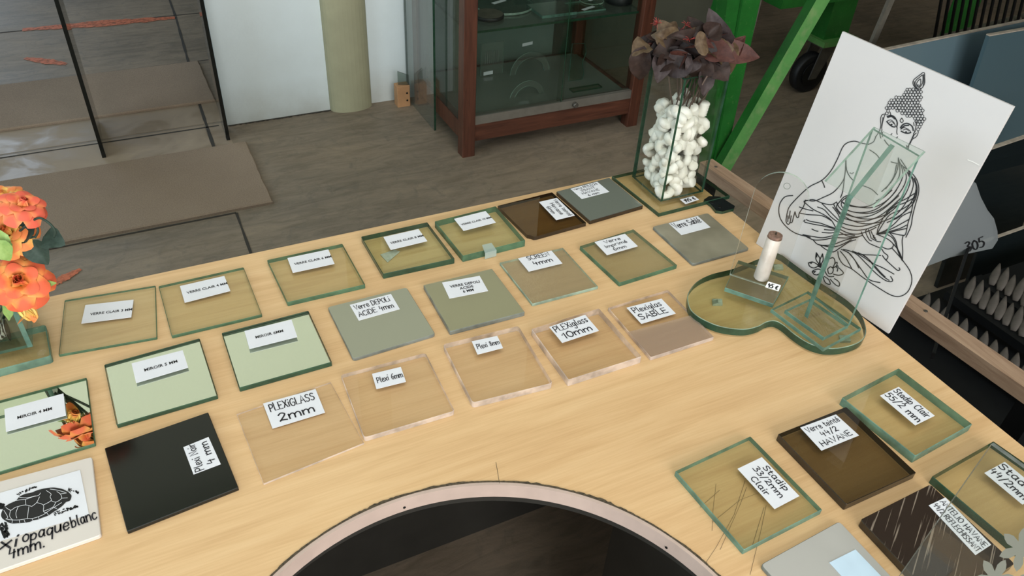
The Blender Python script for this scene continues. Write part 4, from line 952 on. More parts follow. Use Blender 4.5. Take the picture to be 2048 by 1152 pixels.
# dark striped figure inside
m = MB(); P = [Vector((vx-.085, vy+.03, zf+.03)), Vector((vx-.06, vy+.03, zf+.045)), Vector((vx-.04, vy+.03, zf+.04)), Vector((vx-.03, vy+.028, zf+.022)), Vector((vx-.022, vy+.028, zf+.02))]
m.tube([Vector(p) for p in crom([tuple(p) for p in P], 5)], [.010+.004*math.sin(i*1.7) for i in range(21)], 12)
t = NT('black_white_stripes'); w = t.n('ShaderNodeTexWave'); w.inputs['Scale'].default_value = 120; w.inputs['Distortion'].default_value = 2; t.l(t.coord(), w.inputs['Vector'])
M['stripe'] = t.done(t.pbr(t.ramp(w.outputs['Fac'], [(.45, '1B1C1C'), (.6, '9FA4A0')]), .35))
tag(m.build('striped_ornament', M['stripe'], origin=P[0]), 'black and white striped ornament inside the low rose vase', 'ornament')
def petal(mb, c, axis, az, tiltv, L, W, cup, mi=0):
    """one rose petal: starts at c, opens away from axis by tiltv"""
    ax = Vector(axis).normalized(); e1 = ax.orthogonal().normalized(); e2 = ax.cross(e1)
    rad = e1*math.cos(az)+e2*math.sin(az); tan = ax.cross(rad); nu, nv = 7, 8; P = []; UV = []
    for i in range(nu+1):
        t_ = i/nu
        ang = tiltv*(.35+.9*t_) + (.9*max(0, t_-.72) if tiltv > .3 else -.2*t_)
        for j in range(nv+1):
            v_ = (j/nv-.5)*2; wd2 = W*.5*(math.sin(math.pi*(.12+.74*t_))**.6)*v_
            r_ = L*.10+L*t_*math.sin(ang); h = L*t_*math.cos(ang)*(1-.10*v_*v_*t_)
            curv = cup*abs(v_)**2*W*.5
            P.append(Vector(c)+rad*(r_-curv)+ax*h+tan*wd2*(1-.12*abs(v_))); UV.append((v_, t_*(1-.0*abs(v_))))
    b = mb.add(P, [(i*(nv+1)+j, i*(nv+1)+j+1, (i+1)*(nv+1)+j+1, (i+1)*(nv+1)+j) for i in range(nu) for j in range(nv)], mi, True)
    for k, u in enumerate(UV): mb.uv[b+k] = u
def rose(px_, py_, off, R_, axis, mt, label, seed, bud=False, stem_to=None):
    pc = V(vx-.02, vy+.05, .9)-FH*off; c = atP(px_, py_, pc, FH); ax = Vector(axis).normalized(); base = c-ax*R_*.55
    rr = random.Random(seed); r = empty('fabric_rose', base, label, 'rose', 'orange fabric roses in the low vase')
    layers = ((3, .06, .8, .55, .5), (4, .22, .86, .75, .42), (5, .48, .95, .95, .34), (6, .80, 1.05, 1.1, .22), (7, 1.15, 1.12, 1.15, .12)) if not bud else ((3, .05, 1.0, .8, .55), (4, .16, 1.1, .95, .5), (4, .3, 1.05, 1.0, .45))
    az0 = 0
    for k, (n, tl, ls, ws, cup) in enumerate(layers):
        m = MB(); az0 += .7
        for i in range(n):
            petal(m, base, ax, az0+2*math.pi*i/n+rr.uniform(-.12, .12), tl+rr.uniform(-.06, .06), R_*ls*(1.15 if not bud else 1.5)*rr.uniform(.93, 1.05), R_*ws*1.25, cup)
        m.build('petal_whorl', M[mt], r)
    m = MB()
    for i in range(5):
        a = 2*math.pi*i/5; e1 = ax.orthogonal().normalized(); e2 = ax.cross(e1); rad = e1*math.cos(a)+e2*math.sin(a)
        leafmesh(m, base-ax*.002, rad*.8-ax*.5, ax, R_*.55, R_*.22, .3, .2)
    m.build('sepals', M['leaf_green'], r)
    foot = V(vx-.045+rr.uniform(-.02, .02), vy+.05+rr.uniform(-.02, .02), zf+.02); mid_ = (base+foot)/2-ax*.006
    m = MB(); m.tube([Vector(p) for p in crom([tuple(base), tuple(base-ax*.02), tuple(mid_), tuple(foot)], 5)], .0016, 7); m.build('stem', M['leaf_dgreen'], r)
    return r, base
rose(38, 562, .05, .0225, (.1, -.62, .62), 'rose', 'largest orange fabric rose, facing forward, lowest open bloom at the left edge', 1)
rose(46, 406, .02, .0165, (.35, -.25, .9), 'rose2', 'coral fabric rose at the top right of the left bouquet', 2)
rose(4, 392, -.01, .016, (-.2, -.1, 1), 'rose3', 'yellow-orange fabric rose at the very top of the left bouquet', 3)
rose(12, 462, .03, .0195, (-.2, -.5, .8), 'rose3', 'orange and yellow fabric rose half cut by the left picture edge', 4)
rose(50, 616, .055, .015, (.35, -.3, -.75), 'rose3', 'drooping half-open fabric rosebud below the largest rose', 5, bud=True)
rose(34, 500, .02, .012, (.3, -.4, .7), 'rose', 'small orange fabric rose between the dark leaves and the largest rose', 6)
r = empty('foliage_spray', (vx-.04, vy+.05, zf+.08), 'spray of dark and light green fabric leaves among the orange roses', 'foliage')
for tip, base, off, W_, mt in (((124,487),(88,472),.03,.026,'leaf_dgreen'),((92,527),(58,480),.035,.026,'leaf_dgreen'),((30,480),(70,452),.03,.026,'leaf_dgreen'),((62,435),(52,478),.02,.022,'leaf_dgreen'),
        ((5,505),(0,460),.05,.030,'leaf_green'),((16,520),(-6,480),.06,.024,'leaf_green'),((12,608),(28,590),.05,.022,'leaf_green'),((12,640),(26,598),.06,.016,'leaf_green'),((104,566),(80,575),.04,.012,'leaf_green'),((2,600),(20,578),.04,.02,'leaf_green')):
    pc = V(vx-.02, vy+.05, .9)-FH*off; a = atP(*tip, pc, FH); b = atP(*base, pc+FH*.006, FH); m = MB()
    leafmesh(m, b, a-b, -_F+Vector((.1, 0, .3)), (a-b).length*1.1, W_, .15, .25); m.build('leaf', M[mt], r)
for pl in (((14,488),(40,462),(60,445),(64,438)), ((64,442),(80,436),(100,448),(110,462),(108,474)), ((64,438),(72,450),(76,462),(70,475)), ((20,500),(45,480),(70,474))):
    m = MB(); pc = V(vx-.02, vy+.05, .9)-FH*.03; m.tube([Vector(p) for p in crom([tuple(atP(x, y, pc, FH)) for x, y in pl], 5)], .0012, 6); m.build('stem', M['leaf_dgreen'], r)
# ------------------------------------------------------------------ upright etched pane near the camera (bottom right)
Pc = at(1987, 885, .95)
r = empty('etched_glass_sign', (Pc.x, Pc.y, TZ), 'upright clear glass pane with grey etched flowers, nearest the camera at bottom right', 'glass pane')
yd = Vector((.12, -.99, 0)).normalized(); lowv = atP(1797, 1152, Pc, Vector((1, 0, 0)))
foot = Vector((Pc.x-.010, Pc.y+.002, TZ+.0005)); top = Pc
m = MB(); Qp = [foot, foot+yd*.16, top+yd*.16, top]
pnrm = (Qp[1]-Qp[0]).cross(Qp[3]-Qp[0]).normalized(); m.slab(Qp, pnrm*.004, 0, 1); m.build('pane', [glassy('etched_sign_glass', (.95, .965, .95), .03, 'B0B0A6'), M['e_grey']], r)
def flower(cx_, cy_, n, R_, rot, inner=.35):
    pts = []
    for i in range(n*6):
        a = rot+2*math.pi*i/(n*6); k = abs(math.cos((i % 6)/6*math.pi-.0)); k = 1-abs(((i % 6)/6)-.5)*2
        pts.append((cx_+R_*(inner+(1-inner)*k**.7)*math.cos(a), cy_+R_*(inner+(1-inner)*k**.7)*math.sin(a)))
    return pts
t = NT('etched_grey'); M['etch'] = t.done(t.pbr('8B8C80', .8))
sgn = -1 if pnrm.dot(_F) > 0 else 1
off3 = pnrm*(-.0004 if pnrm.dot(_F) > 0 else .0044)
mb = MB()
for cx_, cy_, n, R_, ro in ((2042,1098,6,46,.2),(1990,1158,6,44,.5),(2075,1160,5,40,.1)):
    P = [atP(x, y, Qp[0]+off3, pnrm) for x, y in flower(cx_, cy_, n, R_, ro)]
    mb.add([sum(P, Vector())/len(P)]+P, [(0, 1+i, 1+(i+1) % len(P)) for i in range(len(P))])
mb.build('etched_flowers', M['etch'], r)
# ------------------------------------------------------------------ SHOWCASE
cx0, cx1, cy0, cy1, ch = .985, 1.722, 2.287, 2.78, 1.75
r = empty('showcase', ((cx0+cx1)/2, (cy0+cy1)/2, 0), 'brown wooden display cabinet with glass sides and shelves, against the back wall', 'cabinet')
pw = .047
for x, y in ((cx0, cy0), (cx1-pw, cy0), (cx0, cy1-pw), (cx1-pw, cy1-pw)):
    m = MB(); m.box((x, y, 0), (x+pw, y+pw, ch), 0, .002); m.build('post', M['wood'], r)
for a_, b_, nm, mt in (((cx0+pw, cy0+.006, .055), (cx1-pw, cy0+.034, .118), 'bottom_rail', 'woodh'), ((cx0+pw, cy1-.034, .055), (cx1-pw, cy1-.006, .118), 'bottom_rail', 'woodh'),
                       ((cx0+.006, cy0+pw, .055), (cx0+.034, cy1-pw, .118), 'side_rail', 'wood'), ((cx1-.034, cy0+pw, .055), (cx1-.006, cy1-pw, .118), 'side_rail', 'wood')):
    m = MB(); m.box(a_, b_); m.build(nm, M[mt], r)
m = MB(); m.box((cx0+pw, cy0+.002, ch-.06), (cx1-pw, cy0+.034, ch)); m.box((cx0+pw, cy1-.034, ch-.06), (cx1-pw, cy1-.006, ch)); m.box((cx0+.03, cy0+.03, ch-.02), (cx1-.03, cy1-.03, ch-.002)); m.build('top_rail', M['woodh'], r)
m = MB(); m.box((cx0+pw, cy0+.004, .1185), (cx1-pw, cy0+.030, .150)); m.build('sliding_track', M['alu'], r)
m = MB(); m.box((cx0+.034, cy0+.034, .112), (cx1-.034, cy1-.034, .122)); m.build('bottom_shelf', glassy('backed_glass_floor', (.4, .45, .42), .75, '7C867C', 1.4, .02), r)
xm = .5*(cx0+cx1)+.02
m = MB(); m.box((cx0+pw, cy0+.010, .15), (xm+.01, cy0+.015, ch-.06)); m.build('sliding_door', M['g_case'], r)
m = MB(); m.box((xm-.01, cy0+.020, .15), (cx1-pw, cy0+.025, ch-.06)); m.build('sliding_door', M['g_case'], r)
m = MB(); m.box((xm-.001, cy0+.008, .15), (xm+.0015, cy0+.0098, ch-.06)); m.build('door_edge', M['e_dark'], r)
m = MB(); m.cyl((xm+.055, cy0+.004, .134), .010, .016, 16, 0, (0, -1, 0), .002); m.build('lock', M['steel'], r)
m = MB(); m.box((cx0+.008, cy0+pw, .118), (cx0+.013, cy1-pw, ch)); m.build('side_glass', M['g_smoke'], r)
m = MB(); m.box((cx1-.013, cy0+pw, .118), (cx1-.008, cy1-pw, ch)); m.build('side_glass', M['g_case'], r)
m = MB(); m.box((cx0+pw, cy1-.020, .118), (cx1-pw, cy1-.015, ch)); m.build('back_glass', M['g_smoke'], r)
for zsf in (.440, .80, 1.2):
    m = MB(); m.box((cx0+.035, cy0+.032, zsf-.008), (cx1-.035, cy1-.03, zsf)); m.mi = [0, 0, 1, 1, 1, 1]; m.build('shelf', [M['g_smoke'] if zsf > .5 else glassy('shelf_glass', (.72, .77, .74), .30, '7A8078', 1.5, .01), M['e_dark']], r)
def on_shelf(px_, py_, z): return at(px_, py_, z)
def lab_mini(parent, c, w, d, z, rot=.35):
    e1 = Vector((math.cos(rot), math.sin(rot), 0)); e2 = Vector((-math.sin(rot), math.cos(rot), 0)); c = Vector((c.x, c.y, z))
    q = [c-e1*w/2+e2*d/2, c+e1*w/2+e2*d/2, c+e1*w/2-e2*d/2, c-e1*w/2-e2*d/2]
    m = MB(); m.prism([V(p.x, p.y) for p in q], z, z+.0006); o = m.build('paper_label', M['paper'], parent)
    return o
sz = .4405
for px_, py_, R_, h, lb in ((985, 40, .052, .012, 'grey-topped black round box, left end of the cabinet shelf'), (1246, 9, .050, .028, 'stack-like black ribbed round box, right end of the cabinet shelf')):
    c_ = at(px_, py_, sz); o = empty('round_box', (c_.x, c_.y+.03, sz), lb, 'box')
    m = MB(); m.cyl((c_.x, c_.y+.03, sz), R_, h, 40, 0, (0, 0, 1), .002); m.build('body', M['rubber'], o)
    m = MB(); m.cyl((c_.x, c_.y+.03, sz+h), R_*.93, .001, 40); m.build('lid', M['rust'], o)
c_ = at(1010, 14, sz); o = empty('glass_disc', (c_.x, c_.y, sz), 'large round glass disc with a paper label on the cabinet shelf', 'glass disc')
m = MB(); m.cyl((c_.x, c_.y+.02, sz+.001), .11, .008, 56, 1, (0, 0, 1), .001, 0); m.build('disc', [M['g_smoke'], M['e_pale']], o); lab_mini(o, Vector((c_.x-.01, c_.y+.03, 0)), .06, .016, sz+.0095)
c_ = at(1125, 28, sz); o = empty('glass_tile', (c_.x, c_.y, sz), 'square mirror-like glass tile in the middle of the cabinet shelf', 'glass tile')
m = MB(); m.box((c_.x-.09, c_.y-.02, sz), (c_.x+.045, c_.y+.10, sz+.010), 0); m.mi = [0, 0, 1, 1, 1, 1]; m.build('tile', [M['silver2'], M['e_teal']], o)
c_ = at(1165, 24, sz); o = empty('glass_tile', (c_.x, c_.y, sz), 'clear glass tile with a white label, right of the mirror-like tile', 'glass tile')
m = MB(); m.box((c_.x-.03, c_.y-.01, sz), (c_.x+.09, c_.y+.09, sz+.006)); m.mi = [0, 0, 1, 1, 1, 1]; m.build('tile', [M['g_clear'], M['e_teal']], o); lab_mini(o, Vector((c_.x+.03, c_.y+.012, 0)), .06, .014, sz+.0065)
c_ = at(1183, 3, sz); o = empty('glass_dish', (c_.x, c_.y, sz), 'pale round glass dish on the cabinet shelf behind the clear tile', 'dish')
m = MB(); m.cyl((c_.x, c_.y, sz+.001), .045, .005, 36, 1, (0, 0, 1), .001, 0); m.build('dish', [M['g_grimy'], M['e_pale']], o); lab_mini(o, c_, .03, .012, sz+.0065)
# lower shelf: bent glass pieces
lz = .1225
def stand_arc(px_, py_, R_, label, seg=(20, 160), up=True, t_=.006, labpx=None):
    c_ = at(px_, py_, lz); o = empty('glass_arch', (c_.x, c_.y, lz), label, 'glass shape')
    pts = []; n = 24
    for i in range(n+1):
        a = math.radians(seg[0]+(seg[1]-seg[0])*i/n); pts.append(Vector((c_.x+R_*math.cos(a), c_.y, lz+.001+R_*math.sin(a)*1.05-R_*math.sin(math.radians(seg[0]))*1.05)))
    for i in range(n, -1, -1):
        a = math.radians(seg[0]+(seg[1]-seg[0])*i/n); r2 = R_*.72; pts.append(Vector((c_.x+r2*math.cos(a), c_.y, max(lz+.001, lz+.001+r2*math.sin(a)*1.05-R_*math.sin(math.radians(seg[0]))*1.05))))
    m = MB(); b = len(m.v); N_ = n+1
    fr = pts; m.add(fr+[p+Vector((0, t_, 0)) for p in fr], [])
    for i in range(n):
        j = 2*N_-1-i; m.f.append([i, i+1, j-1, j]); m.mi.append(0); m.sm.append(False)
        k = 2*N_; m.f.append([k+i, k+j, k+j-1, k+i+1]); m.mi.append(0); m.sm.append(False)
        m.f.append([i, k+i, k+i+1, i+1]); m.mi.append(1); m.sm.append(True)
        m.f.append([j, j-1, k+j-1, k+j]); m.mi.append(1); m.sm.append(True)
    m.build('curved_pane', [M['g_grimy'], M['e_pale']], o)
    if labpx:
        L_ = atY(labpx[0], labpx[1], c_.y-.002); q = [L_+Vector((-.022, 0, .006)), L_+Vector((.022, 0, .010)), L_+Vector((.022, 0, -.002)), L_+Vector((-.022, 0, -.006))]
        m = MB(); m.slab(q, (0, .0006, 0)); m.build('paper_label', M['paper'], o)
stand_arc(1060, 146, .088, 'upright clear glass arch with a white label on the cabinet floor', (5, 175), labpx=(1055, 89))
stand_arc(1055, 192, .075, 'cloudy bent glass piece at the front of the cabinet floor', (15, 165), labpx=(1085, 193))
c_ = at(985, 150, lz); o = empty('glass_grille_box', (c_.x, c_.y, lz), 'small upright grooved glass plate with label at the left of the cabinet floor', 'glass shape')
m = MB()
m.box((c_.x-.05, c_.y, lz+.001), (c_.x+.045, c_.y+.006, lz+.13)); m.mi = [0, 0, 0, 1, 0, 1]; m.build('plate', [M['g_grimy'], M['e_pale']], o)
m = MB()
for i in range(7): m.box((c_.x-.035+i*.009, c_.y-.002, lz+.05), (c_.x-.032+i*.009, c_.y-.0005, lz+.10))
m.build('grooves', M['e_grey'], o)
q = [Vector((c_.x-.04, c_.y-.003, lz+.018)), Vector((c_.x, c_.y-.003, lz+.02)), Vector((c_.x, c_.y-.003, lz+.006)), Vector((c_.x-.04, c_.y-.003, lz+.004))]
m = MB(); m.slab(q, (0, .0006, 0)); m.build('paper_label', M['paper'], o)
c_ = at(1160, 160, lz); o = empty('glass_wave_pane', (c_.x, c_.y, lz), 'upright clear glass pane with wavy green edge at the right of the cabinet floor', 'glass shape')
P = [Vector((c_.x-.05, c_.y, lz+.001))]+[Vector((c_.x+.01+.006*math.sin(i*1.3), c_.y, lz+.001+.018*i)) for i in range(9)]+[Vector((c_.x-.05, c_.y, lz+.15))]
m = MB(); m.slab(P, (0, .006, 0), 0, 1); m.build('pane', [M['g_clear'], M['e_teal']], o)
c_ = at(1165, 175, lz)
m = MB(); m.box((c_.x-.06, c_.y-.03, lz), (c_.x+.07, c_.y+.0, lz+.006)); m.mi = [0, 0, 1, 1, 1, 1]; tag(m.build('glass_strip', [M['g_clear'], M['e_dark']], origin=(c_.x, c_.y, lz)), 'flat clear glass strip lying on the cabinet floor at right', 'glass strip')
# tall clear sheet standing left of the cabinet, held by a drilled wood block
r = empty('glass_sheet', (.972, 2.65, 0), 'large clear glass sheet standing on edge beside the left side of the cabinet', 'glass sheet')
m = MB(); m.box((.966, 2.516, .001), (.974, 2.812, 1.5)); m.mi = [0, 0, 1, 0, 1, 0]; m.build('pane', [M['g_grimy'], M['e_dark']], r)
r = empty('wood_block', (.925, 2.77, 0), 'small drilled pine block on the floor against the wall, left of the cabinet', 'wood block')
m = MB(); m.box((.905, 2.748, 0), (.957, 2.790, .085), 0, .002); m.build('block', M['block'], r)
for y_, z_ in ((2.7475, .055), (2.7475, .025)):
    m = MB(); m.cyl((.944, y_, z_), .004, .0008, 12, 0, (0, -1, 0)); m.build('hole', M['e_blk'], r)
m = MB(); q = [Vector((.915, 2.768, .086)), Vector((.955, 2.752, .086)), Vector((.955, 2.752, .125)), Vector((.915, 2.768, .14))]; m.slab(q, (.001, .003, 0), 0, 1)
tag(m.build('glass_scrap', [M['g_smoke'], M['e_blk']], origin=(.93, 2.76, .086)), 'small dark-edged glass scrap standing on the pine block', 'glass scrap')
# ------------------------------------------------------------------ GREEN RACK, TROLLEY, GLASS STOCK at the right
r = empty('green_rack_frame', (1.75, 1.82, 0), 'bright green painted steel rack upright with a diagonal brace behind the vase', 'rack frame')
Yp = 1.81
def pY(x, y, Y=Yp): return atY(x, y, Y)
m = MB(); A = [pY(1411, 372), pY(1437, 372), pY(1519, 0), pY(1455, 0)]
A = [A[0], A[1], A[2]+(A[2]-A[1])*.8, A[3]+(A[3]-A[0])*.8]
m.slab(A, (0, .05, 0)); m.build('upright', M['green'], r)
m = MB(); B = [pY(1484, 0, Yp-.004), pY(1487, 0, Yp-.004)]; 
F1 = [pY(1422, 372, Yp-.012), pY(1440, 372, Yp-.012), pY(1521, 0, Yp-.012), pY(1486, 0, Yp-.012)]
F1 = [F1[0], F1[1], F1[2]+(F1[2]-F1[1])*.8, F1[3]+(F1[3]-F1[0])*.8]
m.slab(F1, (0, .01, 0)); m.build('flange', M['green'], r)
a_ = pY(1434, 352, Yp-.05); b_ = pY(1637, 0, Yp-.05); b_ = b_+(b_-a_)*.7
m = MB(); m.beam(a_, b_, .045, .040, (0, -1, .55), 0, 1); m.build('brace', [M['green'], M['green2']], r)  # paler face puts the brace's lit facet into the paint colour
a_ = pY(1420, 60, Yp+.4); b_ = pY(1439, 0, Yp+.4); b_ = b_+(b_-a_)*6; a_ = a_+(a_-b_)*.35
m = MB(); m.beam(Vector((a_.x, a_.y, max(.02, a_.z))), b_, .03, .03, (0, 1, 0)); m.build('rear_upright', M['green'], r)
m = MB(); A = [pY(1463, 217, Yp+.12), pY(1469, 214, Yp+.12), pY(1524, 0, Yp+.12), pY(1516, 0, Yp+.12)]; m.slab(A, (0, .01, 0)); m.build('plate_edge', M['rust'], r)
# green trolley with castor wheel
r = empty('green_trolley', (2.6, 2.4, 0), 'green steel trolley on a castor wheel, in the dim background right of the green rack', 'trolley')
wc = at(1605, 181, 0); wr = .085; wx, wy = wc.x, wc.y
m = MB(); m.tube([Vector((wx, wy-.022, wr)), Vector((wx, wy-.018, wr)), Vector((wx, wy+.018, wr)), Vector((wx, wy+.022, wr))], [wr-.006, wr, wr, wr-.006], 40); m.build('wheel', M['rubber'], r)
m = MB(); m.cyl((wx, wy-.024, wr), .055, .003, 30, 0, (0, -1, 0)); m.build('wheel_hub', M['blackm'], r)
m = MB()
for sy in (-.034, .034): m.slab([Vector((wx-.02, wy+sy, wr-.02)), Vector((wx+.02, wy+sy, wr-.02)), Vector((wx+.085, wy+sy, .21)), Vector((wx+.01, wy+sy, .21))], (0, .006, 0))
m.box((wx-.02, wy-.06, .21), (wx+.13, wy+.06, .218)); m.build('fork', M['steel'], r)
m = MB(); m.box((wx-.03, wy-.07, .218), (wx+.16, wy+.09, .24)); m.build('mounting_plate', M['green2'], r)
m = MB(); m.box((wx-.01, wy-.04, .24), (wx+.12, wy+.06, .42)); m.build('leg', M['green'], r)
m = MB(); m.box((wx-.35, wy-.10, .42), (wx+1.6, wy+.0, .60)); m.build('frame_rail', M['green'], r)
m = MB(); m.box((wx+.62, wy-.12, .12), (wx+.78, wy-.1, .60)); m.build('leg', M['green'], r)
# leaning timber rail beside the table
ra, rb = at(1410, 331, .66), at(2090, 804, .66)
r = empty('timber_rail', ra, 'long rough brown timber rail running along the right side of the table', 'rail')
for (xx, yy) in ((.25,), (.75,)) if False else (): pass
m = MB(); m.beam(ra, rb, .030, .022, (0, 0, 1)); m.build('batten', M['rail'], r)
m = MB()
for t_ in (.04, .6, .72, .97):
    p = ra.lerp(rb, t_); m.cyl((p.x, p.y, .671), .003, .001, 8)
m.build('nail', M['steel'], r)
for t_ in (.02, .985):
    p = ra.lerp(rb, t_); m = MB(); m.beam(p+V(.0, 0, -.011), Vector((p.x, p.y, 0)), .028, .028, (0, 1, 0)); m.build('post', M['blackm'], r)
# dark board below the rail, next to the table
m = MB(); m.box((.775, -.2, .52), (.93, .80, .54)); r = m.build('dark_shelf_board', M['deck'], origin=(.85, .3, .52)); tag(r, 'dark brown board between the table edge and the timber rail', 'board')
# comb strips of pale rubber teeth
def comb(px0, px1, z, n, label, L=.05, first=None):
    a, b = at(*px0, z), at(*px1, z); d = (b-a).normalized(); sd = Vector((d.y, -d.x, 0)); sd = sd if sd.x > 0 else -sd
    r = empty('separator_comb', a, label, 'glass separator comb', 'rubber separator combs of the glass rack')
    m = MB(); m.beam(a-d*.03+Vector((0, 0, -.012)), b+d*.03+Vector((0, 0, -.012)), .035, .02); m.build('bar', M['blackm'], r)
    first = None
    for i in range(n):
        p = a.lerp(b, (i+.5)/n); dirv = (Vector((0, 0, 1))*.7+sd*.9-d*.55).normalized()
        if first is None:
            m = MB(); k = 7; rs = [.006, .009, .0105, .010, .008, .005, .0015]
            b0 = len(m.v); ring = 8; vs = []; fs = []
            u = dirv; s1 = d; s2 = u.cross(s1).normalized(); s1 = s2.cross(u).normalized()
            for q_ in range(k):
                for j in range(ring):
                    an = 2*math.pi*j/ring; vs.append(u*(L*q_/(k-1))+s1*(rs[q_]*math.cos(an))+s2*(rs[q_]*.35*math.sin(an)))
            for q_ in range(k-1):
                for j in range(ring): fs.append((q_*ring+j, q_*ring+(j+1) % ring, (q_+1)*ring+(j+1) % ring, (q_+1)*ring+j))
            fs.append(tuple(range(ring))[::-1]); fs.append(tuple((k-1)*ring+j for j in range(ring)))
            me = bpy.data.meshes.new('tooth'); me.from_pydata([tuple(x) for x in vs], [], fs); me.materials.append(M['tooth']); me.polygons.foreach_set('use_smooth', [True]*len(fs)); me.update()
            o = bpy.data.objects.new('tooth', me); first = o
        else: o = first.copy()
        COL.objects.link(o); o.name = 'tooth'; o.parent = r; o.location = p-a; o.scale = (1, 1, 1+.12*math.sin(i*2.3))
rz = .30
comb((1835, 618), (2075, 790), rz, 12, 'lowest comb of pale rubber teeth, directly behind the timber rail')
comb((1925, 592), (2120, 726), rz, 12, 'middle comb of pale rubber teeth behind the timber rail', .06)
comb((1975, 565), (2140, 675), rz, 10, 'upper comb of pale rubber teeth, farthest right behind the timber rail', .06)
# rack bed
m = MB(); m.box((1.18, -.6, .22), (2.9, .86, .262)); tag(m.build('rack_bed', M['blackm'], origin=(2, .5, .22)), 'black flat bed of the glass rack, carrying combs and sheets', 'rack')
# glass sheets leaning in the rack
def sheet(label, Y, tl, tr, z0_, mat, edge, thick=.008, leanv=.10, xr=None):
    a = atY(*tl, Y); b = atY(*tr, Y)
    if xr: b = a+(b-a)*((xr-a.x)/(b.x-a.x))
    r = empty('stock_glass_sheet', (a.x, Y-leanv, z0_), label, 'glass sheet', 'large glass sheets leaning in the rack')
    q = [Vector((a.x, Y-leanv, z0_)), Vector((b.x, Y-leanv, z0_)), b, a]
    m = MB(); m.slab(q, (0, thick, 0), 0, 0); m.build('pane', M[mat], r)
    up_ = Vector((0, 0, .0004)); m = MB(); m.slab([a+up_, b+up_, b+Vector((0, thick, .0004)), a+Vector((0, thick, .0004))], (0, 0, .0035)); m.build('seamed_edge', M[edge], r)
    return r
sheet('blue-grey glass sheet with pale top edge, tallest behind the white board', 1.50, (1752, 106), (2048, 44), .001, 'g_blue', 'sedge', .012, .08, xr=2.75)
sheet('darker blue-grey glass sheet leaning in front of the tallest one, top right', 1.40, (1979, 73), (2048, 61), .001, 'g_blue2', 'sedge', .012, .06, xr=2.70)
sheet('nearly black glass sheet with pale top edge, right of the white board', 1.12, (1965, 306), (2048, 278), .001, 'g_dark', 'sedge', .012, .05, xr=2.3)
sheet('low dark clear sheet right of the piece marked 305', .95, (1960, 489), (2048, 458), .001, 'g_dark', 'sedge', .008, .04, xr=2.1)
# broken thick glass piece with marker number
r = empty('broken_glass_piece', at(1900, 480, .55), 'broken grey glass piece marked 305 in black, right of the white board', 'glass piece')
Yb = .80
BP = [atY(x, y, Yb) for x, y in ((1938,362),(1952,366),(1962,395),(1975,420),(1988,437),(1995,462),(1996,480),(1985,497),(1900,515),(1822,545),(1840,505),(1880,440))]
m = MB(); tri = mg.tessellate_polygon([BP]); nB = len(BP); m.add(BP+[p+Vector((0, .010, 0)) for p in BP], [tuple(t3) for t3 in tri]+[tuple(nB+i for i in t3) for t3 in tri])
for i in range(nB):
    j = (i+1) % nB; m.f.append([i, j, nB+j, nB+i]); m.mi.append(1); m.sm.append(False)
m.build('pane', [glassy('grey_dusty_glass', (.70, .74, .74), .42, 'A4ABAD', 1.0, .05), M['e_grey']], r)
qq = [atY(x, y, Yb-.001) for x, y in ((1930,487),(1966,474),(1970,492),(1934,505))]
write_on(r, qq, Vector((0, 0, 0)), '305', (0, 0, 1, 1), .10)
# black bar put in for the shadow edge of a glass sheet
m = MB(); a_, b_ = at(1865, 712, .40), atY(1935, 500, .80)
m.beam(a_, b_, .016, .006, (0, 1, 0))
tag(m.build('sheet_shadow_edge', M['blackm'], origin=a_), 'slim black bar standing in for the shadow edge of a glass sheet', 'bar')
# black rack rods and their support at the top right
r = empty('rod_rack', (2.6, 2.1, .0), 'row of black upright rods of a glass rack at the top right corner', 'rack')
for i in range(13):
    px_ = 1880+i*15; a_ = atY(px_-14, 92-i*3, 1.95); b_ = atY(px_+8, -30, 1.95)
    m = MB(); b_ = b_+(b_-a_)*1.2; a_ = Vector((a_.x, a_.y, .02)) if False else a_-(b_-a_)*.12
    m.tube([a_, b_], .006, 8); m.build('rod', M['blackm'], r)
a_, b_ = atY(1720, 118, 1.98), atY(2090, 22, 1.98)
m = MB(); m.beam(a_, b_, .03, .012, (0, 0, 1)); m.build('crossbar', M['rust'], r)
a_, b_ = atY(1860, 130, 1.93), atY(2100, 60, 1.93)
m = MB(); m.beam(a_, b_, .03, .02, (0, 0, 1)); m.build('lower_bar', M['blackm'], r)
for px_ in (1722, 2088):
    p = atY(px_, 118 if px_ < 1900 else 22, 2.0); m = MB(); m.beam(Vector((p.x, p.y, 0)), p, .03, .03, (0, 1, 0)); m.build('post', M['blackm'], r)
a_, b_ = atY(1745, 85, 1.7), atY(1790, -20, 1.7); b_ = b_+(b_-a_)*1.5; a_ = a_-(b_-a_)*.6
m = MB(); m.beam(a_, b_, .022, .012, (0, 1, 0)); tag(m.build('steel_strut', M['rust'], origin=a_), 'slanted flat grey steel strut behind the top of the white board', 'strut')
